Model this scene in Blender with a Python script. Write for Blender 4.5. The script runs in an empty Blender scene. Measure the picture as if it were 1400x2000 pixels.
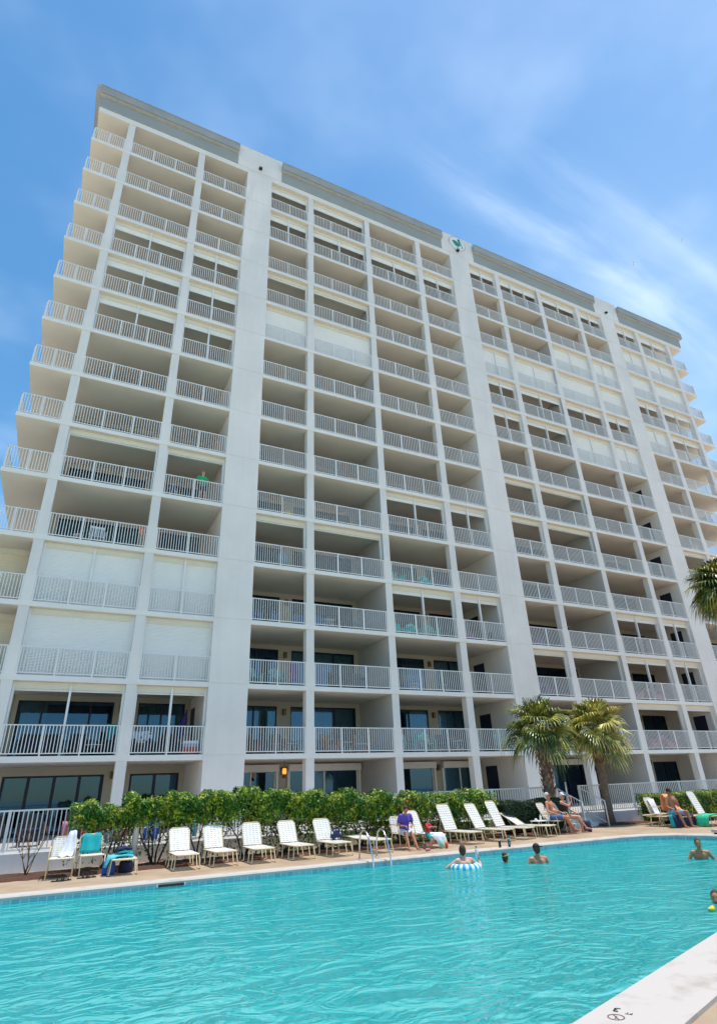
import bpy, bmesh, math, random
from math import sin, cos, pi, radians, sqrt, atan2
from mathutils import Vector, Matrix, Quaternion
random.seed(7)
S = bpy.context.scene
COL = S.collection

# ------------------------------------------------------------------ camera
F, YAW, PITCH, ROLL, DIST, EYE = 1115.99, radians(26.9024), radians(25.8250), radians(-2.2378), 24.425, 1.6
_fw = Vector((sin(YAW)*cos(PITCH), cos(YAW)*cos(PITCH), sin(PITCH)))
_rt = Vector((cos(YAW), -sin(YAW), 0)); _up = _rt.cross(_fw)
RT = cos(ROLL)*_rt + sin(ROLL)*_up; UP = -sin(ROLL)*_rt + cos(ROLL)*_up; FW = _fw
CAMPOS = Vector((0, -DIST, EYE))
cam = bpy.data.cameras.new('camera'); camo = bpy.data.objects.new('camera', cam); COL.objects.link(camo)
cam.sensor_fit = 'VERTICAL'; cam.sensor_height = 36; cam.lens = 36*F/2000
cam.clip_start = 0.05; cam.clip_end = 6000
m = Matrix.Identity(4)
for i in range(3):
    m[i][0] = RT[i]; m[i][1] = UP[i]; m[i][2] = -FW[i]; m[i][3] = CAMPOS[i]
camo.matrix_world = m
S.camera = camo

# ------------------------------------------------------------------ sky, sun, exposure
SUNDIR = Vector((0.20, -0.02, 0.98)).normalized()
w = bpy.data.worlds.new('World'); S.world = w; w.use_nodes = True
wn = w.node_tree; wn.nodes.clear()
def N(nt, t, **kw):
    n = nt.nodes.new(t)
    for k, v in kw.items():
        if k in n.inputs: n.inputs[k].default_value = v
        else: setattr(n, k, v)
    return n
out = N(wn, 'ShaderNodeOutputWorld'); bg = N(wn, 'ShaderNodeBackground'); bg.inputs['Strength'].default_value = 0.118
sky = N(wn, 'ShaderNodeTexSky'); sky.sky_type = 'NISHITA'; sky.sun_disc = False
sky.sun_elevation = math.asin(SUNDIR.z); sky.sun_rotation = atan2(SUNDIR.x, SUNDIR.y)
sky.altitude = 0; sky.air_density = 1.2; sky.dust_density = 0.25; sky.ozone_density = 2.5
tc = N(wn, 'ShaderNodeTexCoord'); sep = N(wn, 'ShaderNodeSeparateXYZ')
L = wn.links.new
L(tc.outputs['Generated'], sep.inputs[0])
def M(nt, op, a, b=None, c=None):
    n = nt.nodes.new('ShaderNodeMath'); n.operation = op
    for i, v in enumerate((a, b, c)):
        if v is None: continue
        if isinstance(v, (int, float)): n.inputs[i].default_value = v
        else: nt.links.new(v, n.inputs[i])
    return n.outputs[0]
zc = M(wn, 'MAXIMUM', sep.outputs[2], 0.06)
cx = M(wn, 'DIVIDE', sep.outputs[0], zc); cy = M(wn, 'DIVIDE', sep.outputs[1], zc)
# cloud-plane coordinates: u along the streaks, v across them
CA = radians(6.5)
u_ = M(wn, 'ADD', M(wn, 'MULTIPLY', cx, cos(CA)), M(wn, 'MULTIPLY', cy, sin(CA)))
v_ = M(wn, 'SUBTRACT', M(wn, 'MULTIPLY', cy, cos(CA)), M(wn, 'MULTIPLY', cx, sin(CA)))
cmb = N(wn, 'ShaderNodeCombineXYZ')
L(M(wn, 'MULTIPLY', u_, 1.1), cmb.inputs[0]); L(M(wn, 'MULTIPLY', v_, 7.0), cmb.inputs[1])
nz = N(wn, 'ShaderNodeTexNoise'); nz.inputs['Scale'].default_value = 1.3; nz.inputs['Detail'].default_value = 8; nz.inputs['Roughness'].default_value = 0.58; nz.inputs['Distortion'].default_value = 0.35
L(cmb.outputs[0], nz.inputs['Vector'])
cmb2 = N(wn, 'ShaderNodeCombineXYZ'); L(cx, cmb2.inputs[0]); L(cy, cmb2.inputs[1])
nz2 = N(wn, 'ShaderNodeTexNoise'); nz2.inputs['Scale'].default_value = 2.2; nz2.inputs['Detail'].default_value = 4
L(cmb2.outputs[0], nz2.inputs['Vector'])
# a long cirrus streak, a fainter one beside it, and thin veils
def gband(c0, wd, amp, wav):
    vv = M(wn, 'ADD', v_, M(wn, 'MULTIPLY', M(wn, 'SUBTRACT', nz2.outputs[0], 0.5), wav))
    d_ = M(wn, 'DIVIDE', M(wn, 'SUBTRACT', vv, c0), wd)
    return M(wn, 'MULTIPLY', M(wn, 'POWER', 2.718, M(wn, 'MULTIPLY', M(wn, 'MULTIPLY', d_, d_), -1.0)), amp)
def ramp(x, a_, b_):
    mr = N(wn, 'ShaderNodeMapRange'); mr.interpolation_type = 'SMOOTHSTEP'; mr.inputs[1].default_value = a_; mr.inputs[2].default_value = b_; L(x, mr.inputs[0]); return mr.outputs[0]
wisp = ramp(nz.outputs[0], 0.36, 0.72)
b1 = M(wn, 'MULTIPLY', gband(0.452, 0.032, 0.21, 0.03), M(wn, 'MULTIPLY', ramp(u_, 0.30, 0.62), M(wn, 'ADD', M(wn, 'MULTIPLY', wisp, 0.75), 0.30)))
b2 = M(wn, 'MULTIPLY', gband(0.43, 0.13, 0.13, 0.12), M(wn, 'MULTIPLY', ramp(u_, 0.25, 0.95), wisp))
b3 = M(wn, 'MULTIPLY', gband(0.33, 0.022, 0.14, 0.05), M(wn, 'MULTIPLY', ramp(u_, 0.4, 0.7), wisp))
broad = M(wn, 'MULTIPLY', ramp(nz2.outputs[0], 0.42, 0.72), 0.16)
veil = M(wn, 'MULTIPLY', ramp(u_, 0.2, 1.6), 0.20)
cl = M(wn, 'ADD', M(wn, 'ADD', b1, b2), M(wn, 'ADD', b3, M(wn, 'ADD', broad, veil)))
cl = M(wn, 'MINIMUM', cl, 0.75)
mixc = N(wn, 'ShaderNodeMix'); mixc.data_type = 'RGBA'
hs = N(wn, 'ShaderNodeHueSaturation'); hs.inputs['Saturation'].default_value = 1.24; hs.inputs['Hue'].default_value = 0.491; L(sky.outputs[0], hs.inputs['Color'])
L(cl, mixc.inputs['Factor']); L(hs.outputs[0], mixc.inputs['A']); mixc.inputs['B'].default_value = (6.4, 7.4, 8.8, 1)
L(mixc.outputs['Result'], bg.inputs[0]); L(bg.outputs[0], out.inputs[0])

sun = bpy.data.lights.new('sun', 'SUN'); suno = bpy.data.objects.new('sun', sun); COL.objects.link(suno)
sun.energy = 2.9; sun.angle = radians(0.5); sun.color = (1.0, 0.955, 0.88)
suno.rotation_euler = SUNDIR.to_track_quat('Z', 'Y').to_euler()
S.view_settings.view_transform = 'Standard'; S.view_settings.look = 'None'
S.view_settings.exposure = 0.64; S.view_settings.gamma = 1
S.render.engine = 'CYCLES'
try:
    S.cycles.max_bounces = 8; S.cycles.transparent_max_bounces = 16; S.cycles.diffuse_bounces = 4
    S.cycles.caustics_reflective = False; S.cycles.caustics_refractive = False
    S.cycles.sample_clamp_indirect = 8
except Exception: pass

# ------------------------------------------------------------------ materials
def mat(name, col, rough=0.7, metal=0, spec=0.5, var=0.0, scale=4.0, col2=None, bump=0, bscale=60, detail=5, thr=None, coat=0, island=0, coords='Object', stretch=(1, 1, 1), bdist=0.01):
    m = bpy.data.materials.new(name); m.use_nodes = True
    nt = m.node_tree; b = nt.nodes['Principled BSDF']
    b.inputs['Roughness'].default_value = rough; b.inputs['Metallic'].default_value = metal
    b.inputs['Specular IOR Level'].default_value = spec; b.inputs['Coat Weight'].default_value = coat
    c = (*col, 1)
    b.inputs['Base Color'].default_value = c
    tcn = N(nt, 'ShaderNodeTexCoord'); mp = N(nt, 'ShaderNodeMapping'); mp.inputs['Scale'].default_value = stretch
    nt.links.new(tcn.outputs[coords], mp.inputs[0])
    last = None
    if col2 is not None or var:
        n = N(nt, 'ShaderNodeTexNoise'); n.inputs['Scale'].default_value = scale; n.inputs['Detail'].default_value = detail
        n.inputs['Roughness'].default_value = 0.6
        nt.links.new(mp.outputs[0], n.inputs['Vector'])
        r = N(nt, 'ShaderNodeValToRGB')
        lo, hi = thr or (0.3, 0.7)
        r.color_ramp.elements[0].position = lo; r.color_ramp.elements[1].position = hi
        if col2 is None:
            r.color_ramp.elements[0].color = (*[x*(1-var) for x in col], 1); r.color_ramp.elements[1].color = (*[min(1, x*(1+var)) for x in col], 1)
        else:
            r.color_ramp.elements[0].color = c; r.color_ramp.elements[1].color = (*col2, 1)
        nt.links.new(n.outputs[0], r.inputs[0]); last = r.outputs[0]
    if island:
        g = N(nt, 'ShaderNodeNewGeometry'); hs = N(nt, 'ShaderNodeHueSaturation')
        mr = N(nt, 'ShaderNodeMapRange'); mr.inputs[3].default_value = 1-island; mr.inputs[4].default_value = 1+island
        mr2 = N(nt, 'ShaderNodeMapRange'); mr2.inputs[3].default_value = 0.5-0.05*island; mr2.inputs[4].default_value = 0.5+0.05*island
        nt.links.new(g.outputs['Random Per Island'], mr.inputs[0]); nt.links.new(mr.outputs[0], hs.inputs['Value'])
        nt.links.new(M(nt, 'FRACT', M(nt, 'MULTIPLY', g.outputs['Random Per Island'], 17.3)), mr2.inputs[0]); nt.links.new(mr2.outputs[0], hs.inputs['Hue'])
        if last is None: hs.inputs['Color'].default_value = c
        else: nt.links.new(last, hs.inputs['Color'])
        last = hs.outputs[0]
    if last is not None: nt.links.new(last, b.inputs['Base Color'])
    if bump:
        n = N(nt, 'ShaderNodeTexNoise'); n.inputs['Scale'].default_value = bscale; n.inputs['Detail'].default_value = 4
        nt.links.new(mp.outputs[0], n.inputs['Vector'])
        bp = N(nt, 'ShaderNodeBump'); bp.inputs['Strength'].default_value = bump; bp.inputs['Distance'].default_value = bdist
        nt.links.new(n.outputs[0], bp.inputs['Height']); nt.links.new(bp.outputs[0], b.inputs['Normal'])
    return m

def facade_mat(name, col, amt=0.07):
    # painted concrete: broad mottling plus faint vertical rain streaks, world-fixed
    m = mat(name, col, 0.75, var=amt, scale=0.35, bump=0.12, bscale=45)
    nt = m.node_tree; b = nt.nodes['Principled BSDF']
    src = b.inputs['Base Color'].links[0].from_socket
    tcn = N(nt, 'ShaderNodeTexCoord'); mp = N(nt, 'ShaderNodeMapping'); mp.inputs['Scale'].default_value = (2.2, 2.2, 0.16)
    n = N(nt, 'ShaderNodeTexNoise'); n.inputs['Scale'].default_value = 2.0; n.inputs['Detail'].default_value = 6
    nt.links.new(tcn.outputs['Object'], mp.inputs[0]); nt.links.new(mp.outputs[0], n.inputs['Vector'])
    r = N(nt, 'ShaderNodeValToRGB'); r.color_ramp.elements[0].position = 0.25; r.color_ramp.elements[0].color = (0.965, 0.96, 0.95, 1)
    r.color_ramp.elements[1].position = 0.55; r.color_ramp.elements[1].color = (1, 1, 1, 1)
    nt.links.new(n.outputs[0], r.inputs[0])
    mx = N(nt, 'ShaderNodeMix'); mx.data_type = 'RGBA'; mx.blend_type = 'MULTIPLY'; mx.inputs['Factor'].default_value = 1.0
    nt.links.new(src, mx.inputs['A']); nt.links.new(r.outputs[0], mx.inputs['B']); nt.links.new(mx.outputs['Result'], b.inputs['Base Color'])
    return m

MT = {}
MT['facade'] = facade_mat('painted_concrete', (0.82, 0.755, 0.70))
MT['slab'] = mat('slab_paint', (0.83, 0.78, 0.72), 0.75, var=0.05, scale=0.8, bump=0.15, bscale=60)
MT['soffit'] = mat('soffit_bounce_tint', (0.78, 0.69, 0.58), 0.85, var=0.05, scale=0.6)  # warmth of ground-bounced light put into the colour of the white ceilings
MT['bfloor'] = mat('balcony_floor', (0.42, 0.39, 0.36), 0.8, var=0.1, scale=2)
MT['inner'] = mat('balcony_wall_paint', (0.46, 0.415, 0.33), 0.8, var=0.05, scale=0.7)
MT['partition'] = mat('partition_shade', (0.53, 0.505, 0.475), 0.8, var=0.05, scale=0.7)  # darkened to put balcony shade into the wall colour
MT['grey'] = mat('fascia_grey', (0.34, 0.35, 0.335), 0.7, var=0.08, scale=0.5, bump=0.1)
MT['lip'] = mat('underlit_strip', (0.48, 0.48, 0.46), 0.7, var=0.08)  # pale strip stands in for light on the underside of the crown
MT['crown'] = mat('crown_grey', (0.36, 0.36, 0.34), 0.7, var=0.10, scale=0.8, bump=0.1)
MT['rail'] = mat('white_aluminium', (0.82, 0.80, 0.77), 0.4, spec=0.5, var=0.03, scale=3)
MT['shutter'] = mat('shutter_white', (0.86, 0.83, 0.79), 0.5, var=0.03, scale=1.0)
MT['shutterbox'] = mat('shutter_box_cream', (0.78, 0.72, 0.60), 0.6, var=0.04, scale=1.5)
MT['cornershutter'] = mat('corner_shutter_cream', (0.80, 0.68, 0.50), 0.6, var=0.05, scale=1.0)
MT['frame'] = mat('bronze_frame', (0.006, 0.009, 0.03), 0.35, spec=0.3)
MT['wframe'] = mat('white_frame', (0.7, 0.7, 0.7), 0.4)
MT['dark'] = mat('room_dark', (0.02, 0.025, 0.045), 0.9, var=0.3, scale=1)
MT['door'] = mat('navy_door', (0.012, 0.016, 0.035), 0.5)
MT['curtain'] = mat('pale_curtain', (0.55, 0.54, 0.47), 0.9)
MT['tealcurtain'] = mat('teal_curtain', (0.10, 0.28, 0.30), 0.9)
MT['bronze'] = mat('bronze_metal', (0.10, 0.07, 0.03), 0.4, metal=0.6)
MT['black'] = mat('black_plastic', (0.012, 0.012, 0.014), 0.45)
MT['white'] = mat('white_plastic', (0.78, 0.78, 0.76), 0.45, var=0.04, scale=6)
MT['strap'] = mat('vinyl_strap', (0.86, 0.815, 0.74), 0.45, var=0.05, scale=8)
MT['tube'] = mat('cream_tube', (0.74, 0.60, 0.36), 0.35, spec=0.5)
MT['steel'] = mat('stainless_steel', (0.62, 0.63, 0.65), 0.18, metal=1.0)
MT['deck'] = mat('sandstone_deck', (0.33, 0.225, 0.14), 0.9, col2=(0.46, 0.345, 0.235), scale=1.1, detail=8, thr=(0.32, 0.68), bump=0.4, bscale=90)
MT['coping'] = mat('coping_concrete', (0.36, 0.31, 0.26), 0.85, col2=(0.52, 0.465, 0.42), scale=2.6, detail=10, thr=(0.25, 0.47), bump=0.3, bscale=120)
MT['sand'] = mat('beach_sand', (0.68, 0.60, 0.47), 0.95, var=0.12, scale=0.4, bump=0.3, bscale=12)
MT['mulch'] = mat('red_mulch', (0.045, 0.018, 0.010), 0.95, col2=(0.16, 0.065, 0.03), scale=22, detail=8, bump=1.0, bscale=60, bdist=0.03)
MT['terrace'] = mat('terrace_concrete', (0.42, 0.40, 0.37), 0.85, var=0.1, scale=1.2)
MT['wallwhite'] = facade_mat('garden_wall_paint', (0.74, 0.73, 0.74), 0.06)
MT['basin'] = mat('pool_plaster', (0.30, 0.74, 0.78), 0.7, col2=(0.42, 0.86, 0.88), scale=0.7, detail=5)
MT['leaf'] = mat('hedge_leaf', (0.045, 0.15, 0.008), 0.40, col2=(0.44, 0.48, 0.02), scale=3.6, thr=(0.46, 0.64), island=0.5, spec=0.4)
MT['darkleaf'] = mat('dark_hedge_leaf', (0.022, 0.055, 0.014), 0.5, var=0.4, scale=5, island=0.5)
MT['bark'] = mat('dark_bark', (0.055, 0.04, 0.028), 0.9, var=0.35, scale=20)
MT['twig'] = mat('dry_twig', (0.16, 0.09, 0.04), 0.9, var=0.3, scale=10)
MT['deadleaf'] = mat('dry_leaf', (0.30, 0.12, 0.03), 0.8, island=0.5)
MT['palmleaf'] = mat('palm_leaf', (0.060, 0.10, 0.014), 0.40, col2=(0.40, 0.36, 0.055), scale=1.6, thr=(0.45, 0.62), island=0.45, spec=0.5)
MT['sunlitleaf'] = mat('sunlit_palm_leaf', (0.10, 0.125, 0.016), 0.40, col2=(0.58, 0.48, 0.10), scale=1.6, thr=(0.42, 0.58), island=0.45, spec=0.5)  # brighter copy of the palm leaf, sunlit gold put into its colour
MT['palmtrunk'] = mat('palm_trunk', (0.15, 0.10, 0.075), 0.95, col2=(0.26, 0.19, 0.14), scale=9, bump=0.8, bscale=25, bdist=0.02)
MT['boot'] = mat('palm_boot', (0.20, 0.11, 0.07), 0.9, island=0.5, col2=(0.34, 0.22, 0.15), scale=6)
MT['skin'] = mat('tanned_skin', (0.52, 0.22, 0.12), 0.5, var=0.08, scale=12)
MT['skinpink'] = mat('pink_skin', (0.62, 0.30, 0.20), 0.5, var=0.08, scale=12)
MT['skinlight'] = mat('light_skin', (0.66, 0.36, 0.25), 0.5, var=0.08, scale=12)
MT['skintan'] = mat('brown_tanned_skin', (0.42, 0.18, 0.085), 0.5, var=0.08, scale=12)
def solid(name, c, rough=0.75, var=0.08, scale=14): 
    if name not in MT: MT[name] = mat(name, c, rough, var=var, scale=scale)
    return MT[name]
solid('purple_cloth', (0.12, 0.07, 0.42)); solid('white_cloth', (0.78, 0.78, 0.83)); solid('green_cloth', (0.01, 0.42, 0.16))
solid('black_cloth', (0.012, 0.012, 0.016)); solid('blue_cloth', (0.04, 0.12, 0.30)); solid('teal_cloth', (0.0, 0.36, 0.38))
solid('aqua_cloth', (0.10, 0.55, 0.62)); solid('navy_cloth', (0.012, 0.016, 0.07)); solid('red_cloth', (0.55, 0.015, 0.03))
solid('orange_cloth', (0.85, 0.30, 0.14)); solid('paleblue_cloth', (0.30, 0.42, 0.62)); solid('mint_plastic', (0.25, 0.68, 0.52))
solid('orange_plastic', (0.62, 0.10, 0.03)); solid('yellow_plastic', (0.75, 0.60, 0.03)); solid('turquoise_wood', (0.01, 0.72, 0.58))
solid('pink_cloth', (0.62, 0.20, 0.24)); solid('violet_cloth', (0.16, 0.06, 0.22)); solid('royal_cloth', (0.02, 0.09, 0.42))
solid('hair_brown', (0.05, 0.025, 0.015)); solid('hair_red', (0.11, 0.018, 0.02)); solid('hair_white', (0.6, 0.58, 0.55)); solid('hair_blond', (0.45, 0.30, 0.13))
solid('deepteal_cloth', (0.03, 0.30, 0.38)); solid('wicker', (0.10, 0.05, 0.025)); solid('tanwicker', (0.26, 0.13, 0.07)); solid('darkwicker', (0.02, 0.018, 0.02))  # the first teal is plain towel cloth
solid('greenstripe', (0.02, 0.50, 0.27)); solid('coolred', (0.55, 0.04, 0.02)); solid('paleteal_wood', (0.16, 0.50, 0.50))

def pattern_mat(name, a, b, scale, kind='dots', thr=0.3):
    m = bpy.data.materials.new(name); m.use_nodes = True; nt = m.node_tree; p = nt.nodes['Principled BSDF']; p.inputs['Roughness'].default_value = 0.75
    t = N(nt, 'ShaderNodeTexCoord')
    if kind == 'dots':
        v = N(nt, 'ShaderNodeTexVoronoi'); v.inputs['Scale'].default_value = scale; nt.links.new(t.outputs['Object'], v.inputs['Vector']); s = v.outputs['Distance']
        f = M(nt, 'LESS_THAN', s, thr)
    elif kind == 'angle':
        sp = N(nt, 'ShaderNodeSeparateXYZ'); nt.links.new(t.outputs['Object'], sp.inputs[0])
        f = M(nt, 'GREATER_THAN', M(nt, 'SINE', M(nt, 'MULTIPLY', M(nt, 'ARCTAN2', sp.outputs[1], sp.outputs[0]), scale)), 0.0)
    else:
        sp = N(nt, 'ShaderNodeSeparateXYZ'); nt.links.new(t.outputs['Object'], sp.inputs[0])
        f = M(nt, 'GREATER_THAN', M(nt, 'SINE', M(nt, 'MULTIPLY', sp.outputs[0 if kind == 'x' else 2], scale)), thr)
    mx = N(nt, 'ShaderNodeMix'); mx.data_type = 'RGBA'; nt.links.new(f, mx.inputs['Factor'])
    mx.inputs['A'].default_value = (*a, 1); mx.inputs['B'].default_value = (*b, 1)
    nt.links.new(mx.outputs['Result'], p.inputs['Base Color']); MT[name] = m; return m
pattern_mat('polka', (0.015, 0.02, 0.06), (0.75, 0.77, 0.85), 11, 'dots', 0.33)
pattern_mat('polka_white', (0.75, 0.77, 0.82), (0.02, 0.02, 0.05), 7, 'dots', 0.30)
pattern_mat('ring_stripe', (0.75, 0.82, 0.85), (0.03, 0.36, 0.62), 16, 'angle')
pattern_mat('argyle', (0.02, 0.02, 0.03), (0.55, 0.65, 0.70), 45, 'dots', 0.4)

def glass_mat(name, tint=(0.25, 0.38, 0.42), opac=0.35, refl=1.0):
    m = bpy.data.materials.new(name); m.use_nodes = True; nt = m.node_tree; nt.nodes.clear()
    o = N(nt, 'ShaderNodeOutputMaterial'); tr = N(nt, 'ShaderNodeBsdfTransparent'); tr.inputs[0].default_value = (*tint, 1)
    gl = N(nt, 'ShaderNodeBsdfGlossy'); gl.inputs['Roughness'].default_value = 0.03; gl.inputs[0].default_value = (0.22, 0.44, 0.72, 1)
    fr = N(nt, 'ShaderNodeFresnel'); fr.inputs[0].default_value = 1.55
    k = M(nt, 'MINIMUM', M(nt, 'ADD', M(nt, 'MULTIPLY', fr.outputs[0], refl), opac), 1.0)
    mx = N(nt, 'ShaderNodeMixShader'); nt.links.new(k, mx.inputs[0]); nt.links.new(tr.outputs[0], mx.inputs[1]); nt.links.new(gl.outputs[0], mx.inputs[2])
    nt.links.new(mx.outputs[0], o.inputs[0]); MT[name] = m; return m
glass_mat('glass', tint=(0.55, 0.68, 0.70), opac=0.075)

# water: wavy, reflecting, half clear turquoise
wm = bpy.data.materials.new('pool_water'); wm.use_nodes = True; nt = wm.node_tree; nt.nodes.clear(); MT['water'] = wm
o = N(nt, 'ShaderNodeOutputMaterial'); t = N(nt, 'ShaderNodeTexCoord'); mp = N(nt, 'ShaderNodeMapping'); mp.inputs['Scale'].default_value = (0.75, 1.15, 1); mp.inputs['Rotation'].default_value = (0, 0, radians(20))
nt.links.new(t.outputs['Object'], mp.inputs[0])
def nzz(sc, det, dist, rough=0.5):
    n = N(nt, 'ShaderNodeTexNoise'); n.inputs['Scale'].default_value = sc; n.inputs['Detail'].default_value = det; n.inputs['Distortion'].default_value = dist; n.inputs['Roughness'].default_value = rough
    nt.links.new(mp.outputs[0], n.inputs['Vector']); return n.outputs[0]
h = M(nt, 'ADD', M(nt, 'MULTIPLY', nzz(0.75, 2, 1.0), 1.25), M(nt, 'ADD', M(nt, 'MULTIPLY', nzz(2.3, 2, 1.6), 0.55), M(nt, 'MULTIPLY', nzz(7.5, 2, 0.8), 0.085)))
bp = N(nt, 'ShaderNodeBump'); bp.inputs['Strength'].default_value = 0.60; bp.inputs['Distance'].default_value = 0.22
nt.links.new(h, bp.inputs['Height'])
lw = N(nt, 'ShaderNodeLayerWeight'); lw.inputs[0].default_value = 0.5; nt.links.new(bp.outputs[0], lw.inputs['Normal'])
wr_ = N(nt, 'ShaderNodeValToRGB'); nt.links.new(lw.outputs['Facing'], wr_.inputs[0])  # facing tint puts pool-floor light and wave reflections into the colour
for i_, (p_, c_) in enumerate(((0.52, (0.10, 0.62, 0.595, 1)), (0.66, (0.018, 0.50, 0.485, 1)), (0.86, (0.003, 0.34, 0.35, 1)))):
    e_ = wr_.color_ramp.elements[i_] if i_ < 2 else wr_.color_ramp.elements.new(p_)
    e_.position = p_; e_.color = c_
df = N(nt, 'ShaderNodeBsdfDiffuse'); nt.links.new(wr_.outputs[0], df.inputs[0]); nt.links.new(bp.outputs[0], df.inputs['Normal'])
tr = N(nt, 'ShaderNodeBsdfTransparent'); tr.inputs[0].default_value = (0.42, 0.93, 0.95, 1)
gl = N(nt, 'ShaderNodeBsdfGlossy'); gl.inputs['Roughness'].default_value = 0.06; gl.inputs[0].default_value = (0.95, 1, 1, 1); nt.links.new(bp.outputs[0], gl.inputs['Normal'])
fr = N(nt, 'ShaderNodeFresnel'); fr.inputs[0].default_value = 1.33; nt.links.new(bp.outputs[0], fr.inputs['Normal'])
a = N(nt, 'ShaderNodeMixShader'); a.inputs[0].default_value = 0.14
nt.links.new(df.outputs[0], a.inputs[1]); nt.links.new(tr.outputs[0], a.inputs[2])
b_ = N(nt, 'ShaderNodeMixShader'); nt.links.new(M(nt, 'MULTIPLY', fr.outputs[0], 0.38), b_.inputs[0]); nt.links.new(a.outputs[0], b_.inputs[1]); nt.links.new(gl.outputs[0], b_.inputs[2])
nt.links.new(b_.outputs[0], o.inputs[0])
# small tiles at the waterline
tm = bpy.data.materials.new('waterline_tile'); tm.use_nodes = True; nt = tm.node_tree; p = nt.nodes['Principled BSDF']; p.inputs['Roughness'].default_value = 0.25; MT['tile'] = tm
t = N(nt, 'ShaderNodeTexCoord'); br = N(nt, 'ShaderNodeTexBrick'); mp = N(nt, 'ShaderNodeMapping'); mp.inputs['Rotation'].default_value = (radians(90), 0, 0)
br.offset = 0; br.inputs['Color1'].default_value = (0.20, 0.42, 0.52, 1); br.inputs['Color2'].default_value = (0.32, 0.55, 0.62, 1); br.inputs['Mortar'].default_value = (0.7, 0.75, 0.76, 1)
br.inputs['Scale'].default_value = 1; br.inputs['Brick Width'].default_value = 0.15; br.inputs['Row Height'].default_value = 0.15; br.inputs['Mortar Size'].default_value = 0.006
nt.links.new(t.outputs['Object'], mp.inputs[0]); nt.links.new(mp.outputs[0], br.inputs[0]); nt.links.new(br.outputs[0], p.inputs['Base Color'])

# ------------------------------------------------------------------ mesh helpers
class MB:
    def __init__(s): s.v = []; s.f = []; s.smooth = []
    def add(s, vs, fs, sm=False):
        k = len(s.v); s.v += [tuple(v) for v in vs]; s.f += [tuple(i+k for i in f) for f in fs]; s.smooth += [sm]*len(fs); return s
    def box(s, x0, x1, y0, y1, z0, z1):
        return s.add([(x, y, z) for x in (x0, x1) for y in (y0, y1) for z in (z0, z1)],
                     [(0, 1, 3, 2), (4, 6, 7, 5), (0, 4, 5, 1), (2, 3, 7, 6), (0, 2, 6, 4), (1, 5, 7, 3)])
    def hexa(s, q0, q1):   # two quads (lists of 4 points) joined
        return s.add(list(q0)+list(q1), [(3, 2, 1, 0), (4, 5, 6, 7), (0, 1, 5, 4), (1, 2, 6, 5), (2, 3, 7, 6), (3, 0, 4, 7)])
    def tube(s, pts, r, n=8, cap=True):
        pts = [Vector(p) for p in pts]; rs = r if isinstance(r, (list, tuple)) else [r]*len(pts)
        rings = []; prev = None
        for i, p in enumerate(pts):
            d = (pts[min(i+1, len(pts)-1)]-pts[max(i-1, 0)]).normalized()
            if prev is None:
                a = Vector((0, 0, 1)) if abs(d.z) < 0.9 else Vector((1, 0, 0)); u = d.cross(a).normalized()
            else: u = (prev - d*prev.dot(d)).normalized()
            prev = u; w_ = d.cross(u)
            rings.append([p+rs[i]*(cos(2*pi*j/n)*u+sin(2*pi*j/n)*w_) for j in range(n)])
        vs = [v for rg in rings for v in rg]; fs = []
        for i in range(len(pts)-1):
            for j in range(n): fs.append((i*n+j, i*n+(j+1) % n, (i+1)*n+(j+1) % n, (i+1)*n+j))
        if cap: fs.append(tuple(range(n-1, -1, -1))); fs.append(tuple((len(pts)-1)*n+j for j in range(n)))
        return s.add(vs, fs, True)
    def lathe(s, prof, n=16, c=(0, 0, 0)):
        vs = [(c[0]+r*cos(2*pi*j/n), c[1]+r*sin(2*pi*j/n), c[2]+z) for r, z in prof for j in range(n)]; fs = []
        for i in range(len(prof)-1):
            for j in range(n): fs.append((i*n+j, i*n+(j+1) % n, (i+1)*n+(j+1) % n, (i+1)*n+j))
        fs.append(tuple(range(n-1, -1, -1))); fs.append(tuple((len(prof)-1)*n+j for j in range(n)))
        return s.add(vs, fs, True)
    def ball(s, c, r, n=10, rot=None):
        r = r if isinstance(r, (tuple, list)) else (r, r, r); vs = []; fs = []; m = n//2+1
        for i in range(1, m):
            for j in range(n):
                a = pi*i/m; v = Vector((r[0]*sin(a)*cos(2*pi*j/n), r[1]*sin(a)*sin(2*pi*j/n), r[2]*cos(a)))
                if rot is not None: v = rot @ v
                vs.append(v+Vector(c))
        top = Vector((0, 0, r[2])); 
        if rot is not None: top = rot @ top
        vs.append(Vector(c)+top); vs.append(Vector(c)-top); T = len(vs)-2
        for i in range(m-2):
            for j in range(n): fs.append((i*n+j, (i+1)*n+j, (i+1)*n+(j+1) % n, i*n+(j+1) % n))
        for j in range(n):
            fs.append((T, j, (j+1) % n)); fs.append((T+1, (m-2)*n+(j+1) % n, (m-2)*n+j))
        return s.add(vs, fs, True)
    def capsule(s, a, b, ra, rb, n=10):
        a = Vector(a); b = Vector(b); d = (b-a); L_ = d.length
        if L_ < 1e-5: return s.ball(a, max(ra, rb), n)
        d /= L_; k = 4; pts = []; rs = []
        for i in range(k+1):
            t = pi/2*(1-i/k); pts.append(a-d*ra*sin(t)); rs.append(max(1e-4, ra*cos(t)))
        for i in range(k+1):
            t = pi/2*(i/k); pts.append(b+d*rb*sin(t)); rs.append(max(1e-4, rb*cos(t)))
        # tiny tips keep the tube closed
        q = [pts[0]]; 
        s.tube(pts, rs, n); return s
    def mesh(s, name):
        me = bpy.data.meshes.new(name); me.from_pydata(s.v, [], s.f)
        me.polygons.foreach_set('use_smooth', s.smooth); me.update(); return me
    def build(s, name, mt, parent=None, loc=None, **kw):
        me = s.mesh(name); me.materials.append(MT[mt] if isinstance(mt, str) else mt)
        return link(name, me, parent, loc, **kw)

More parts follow.
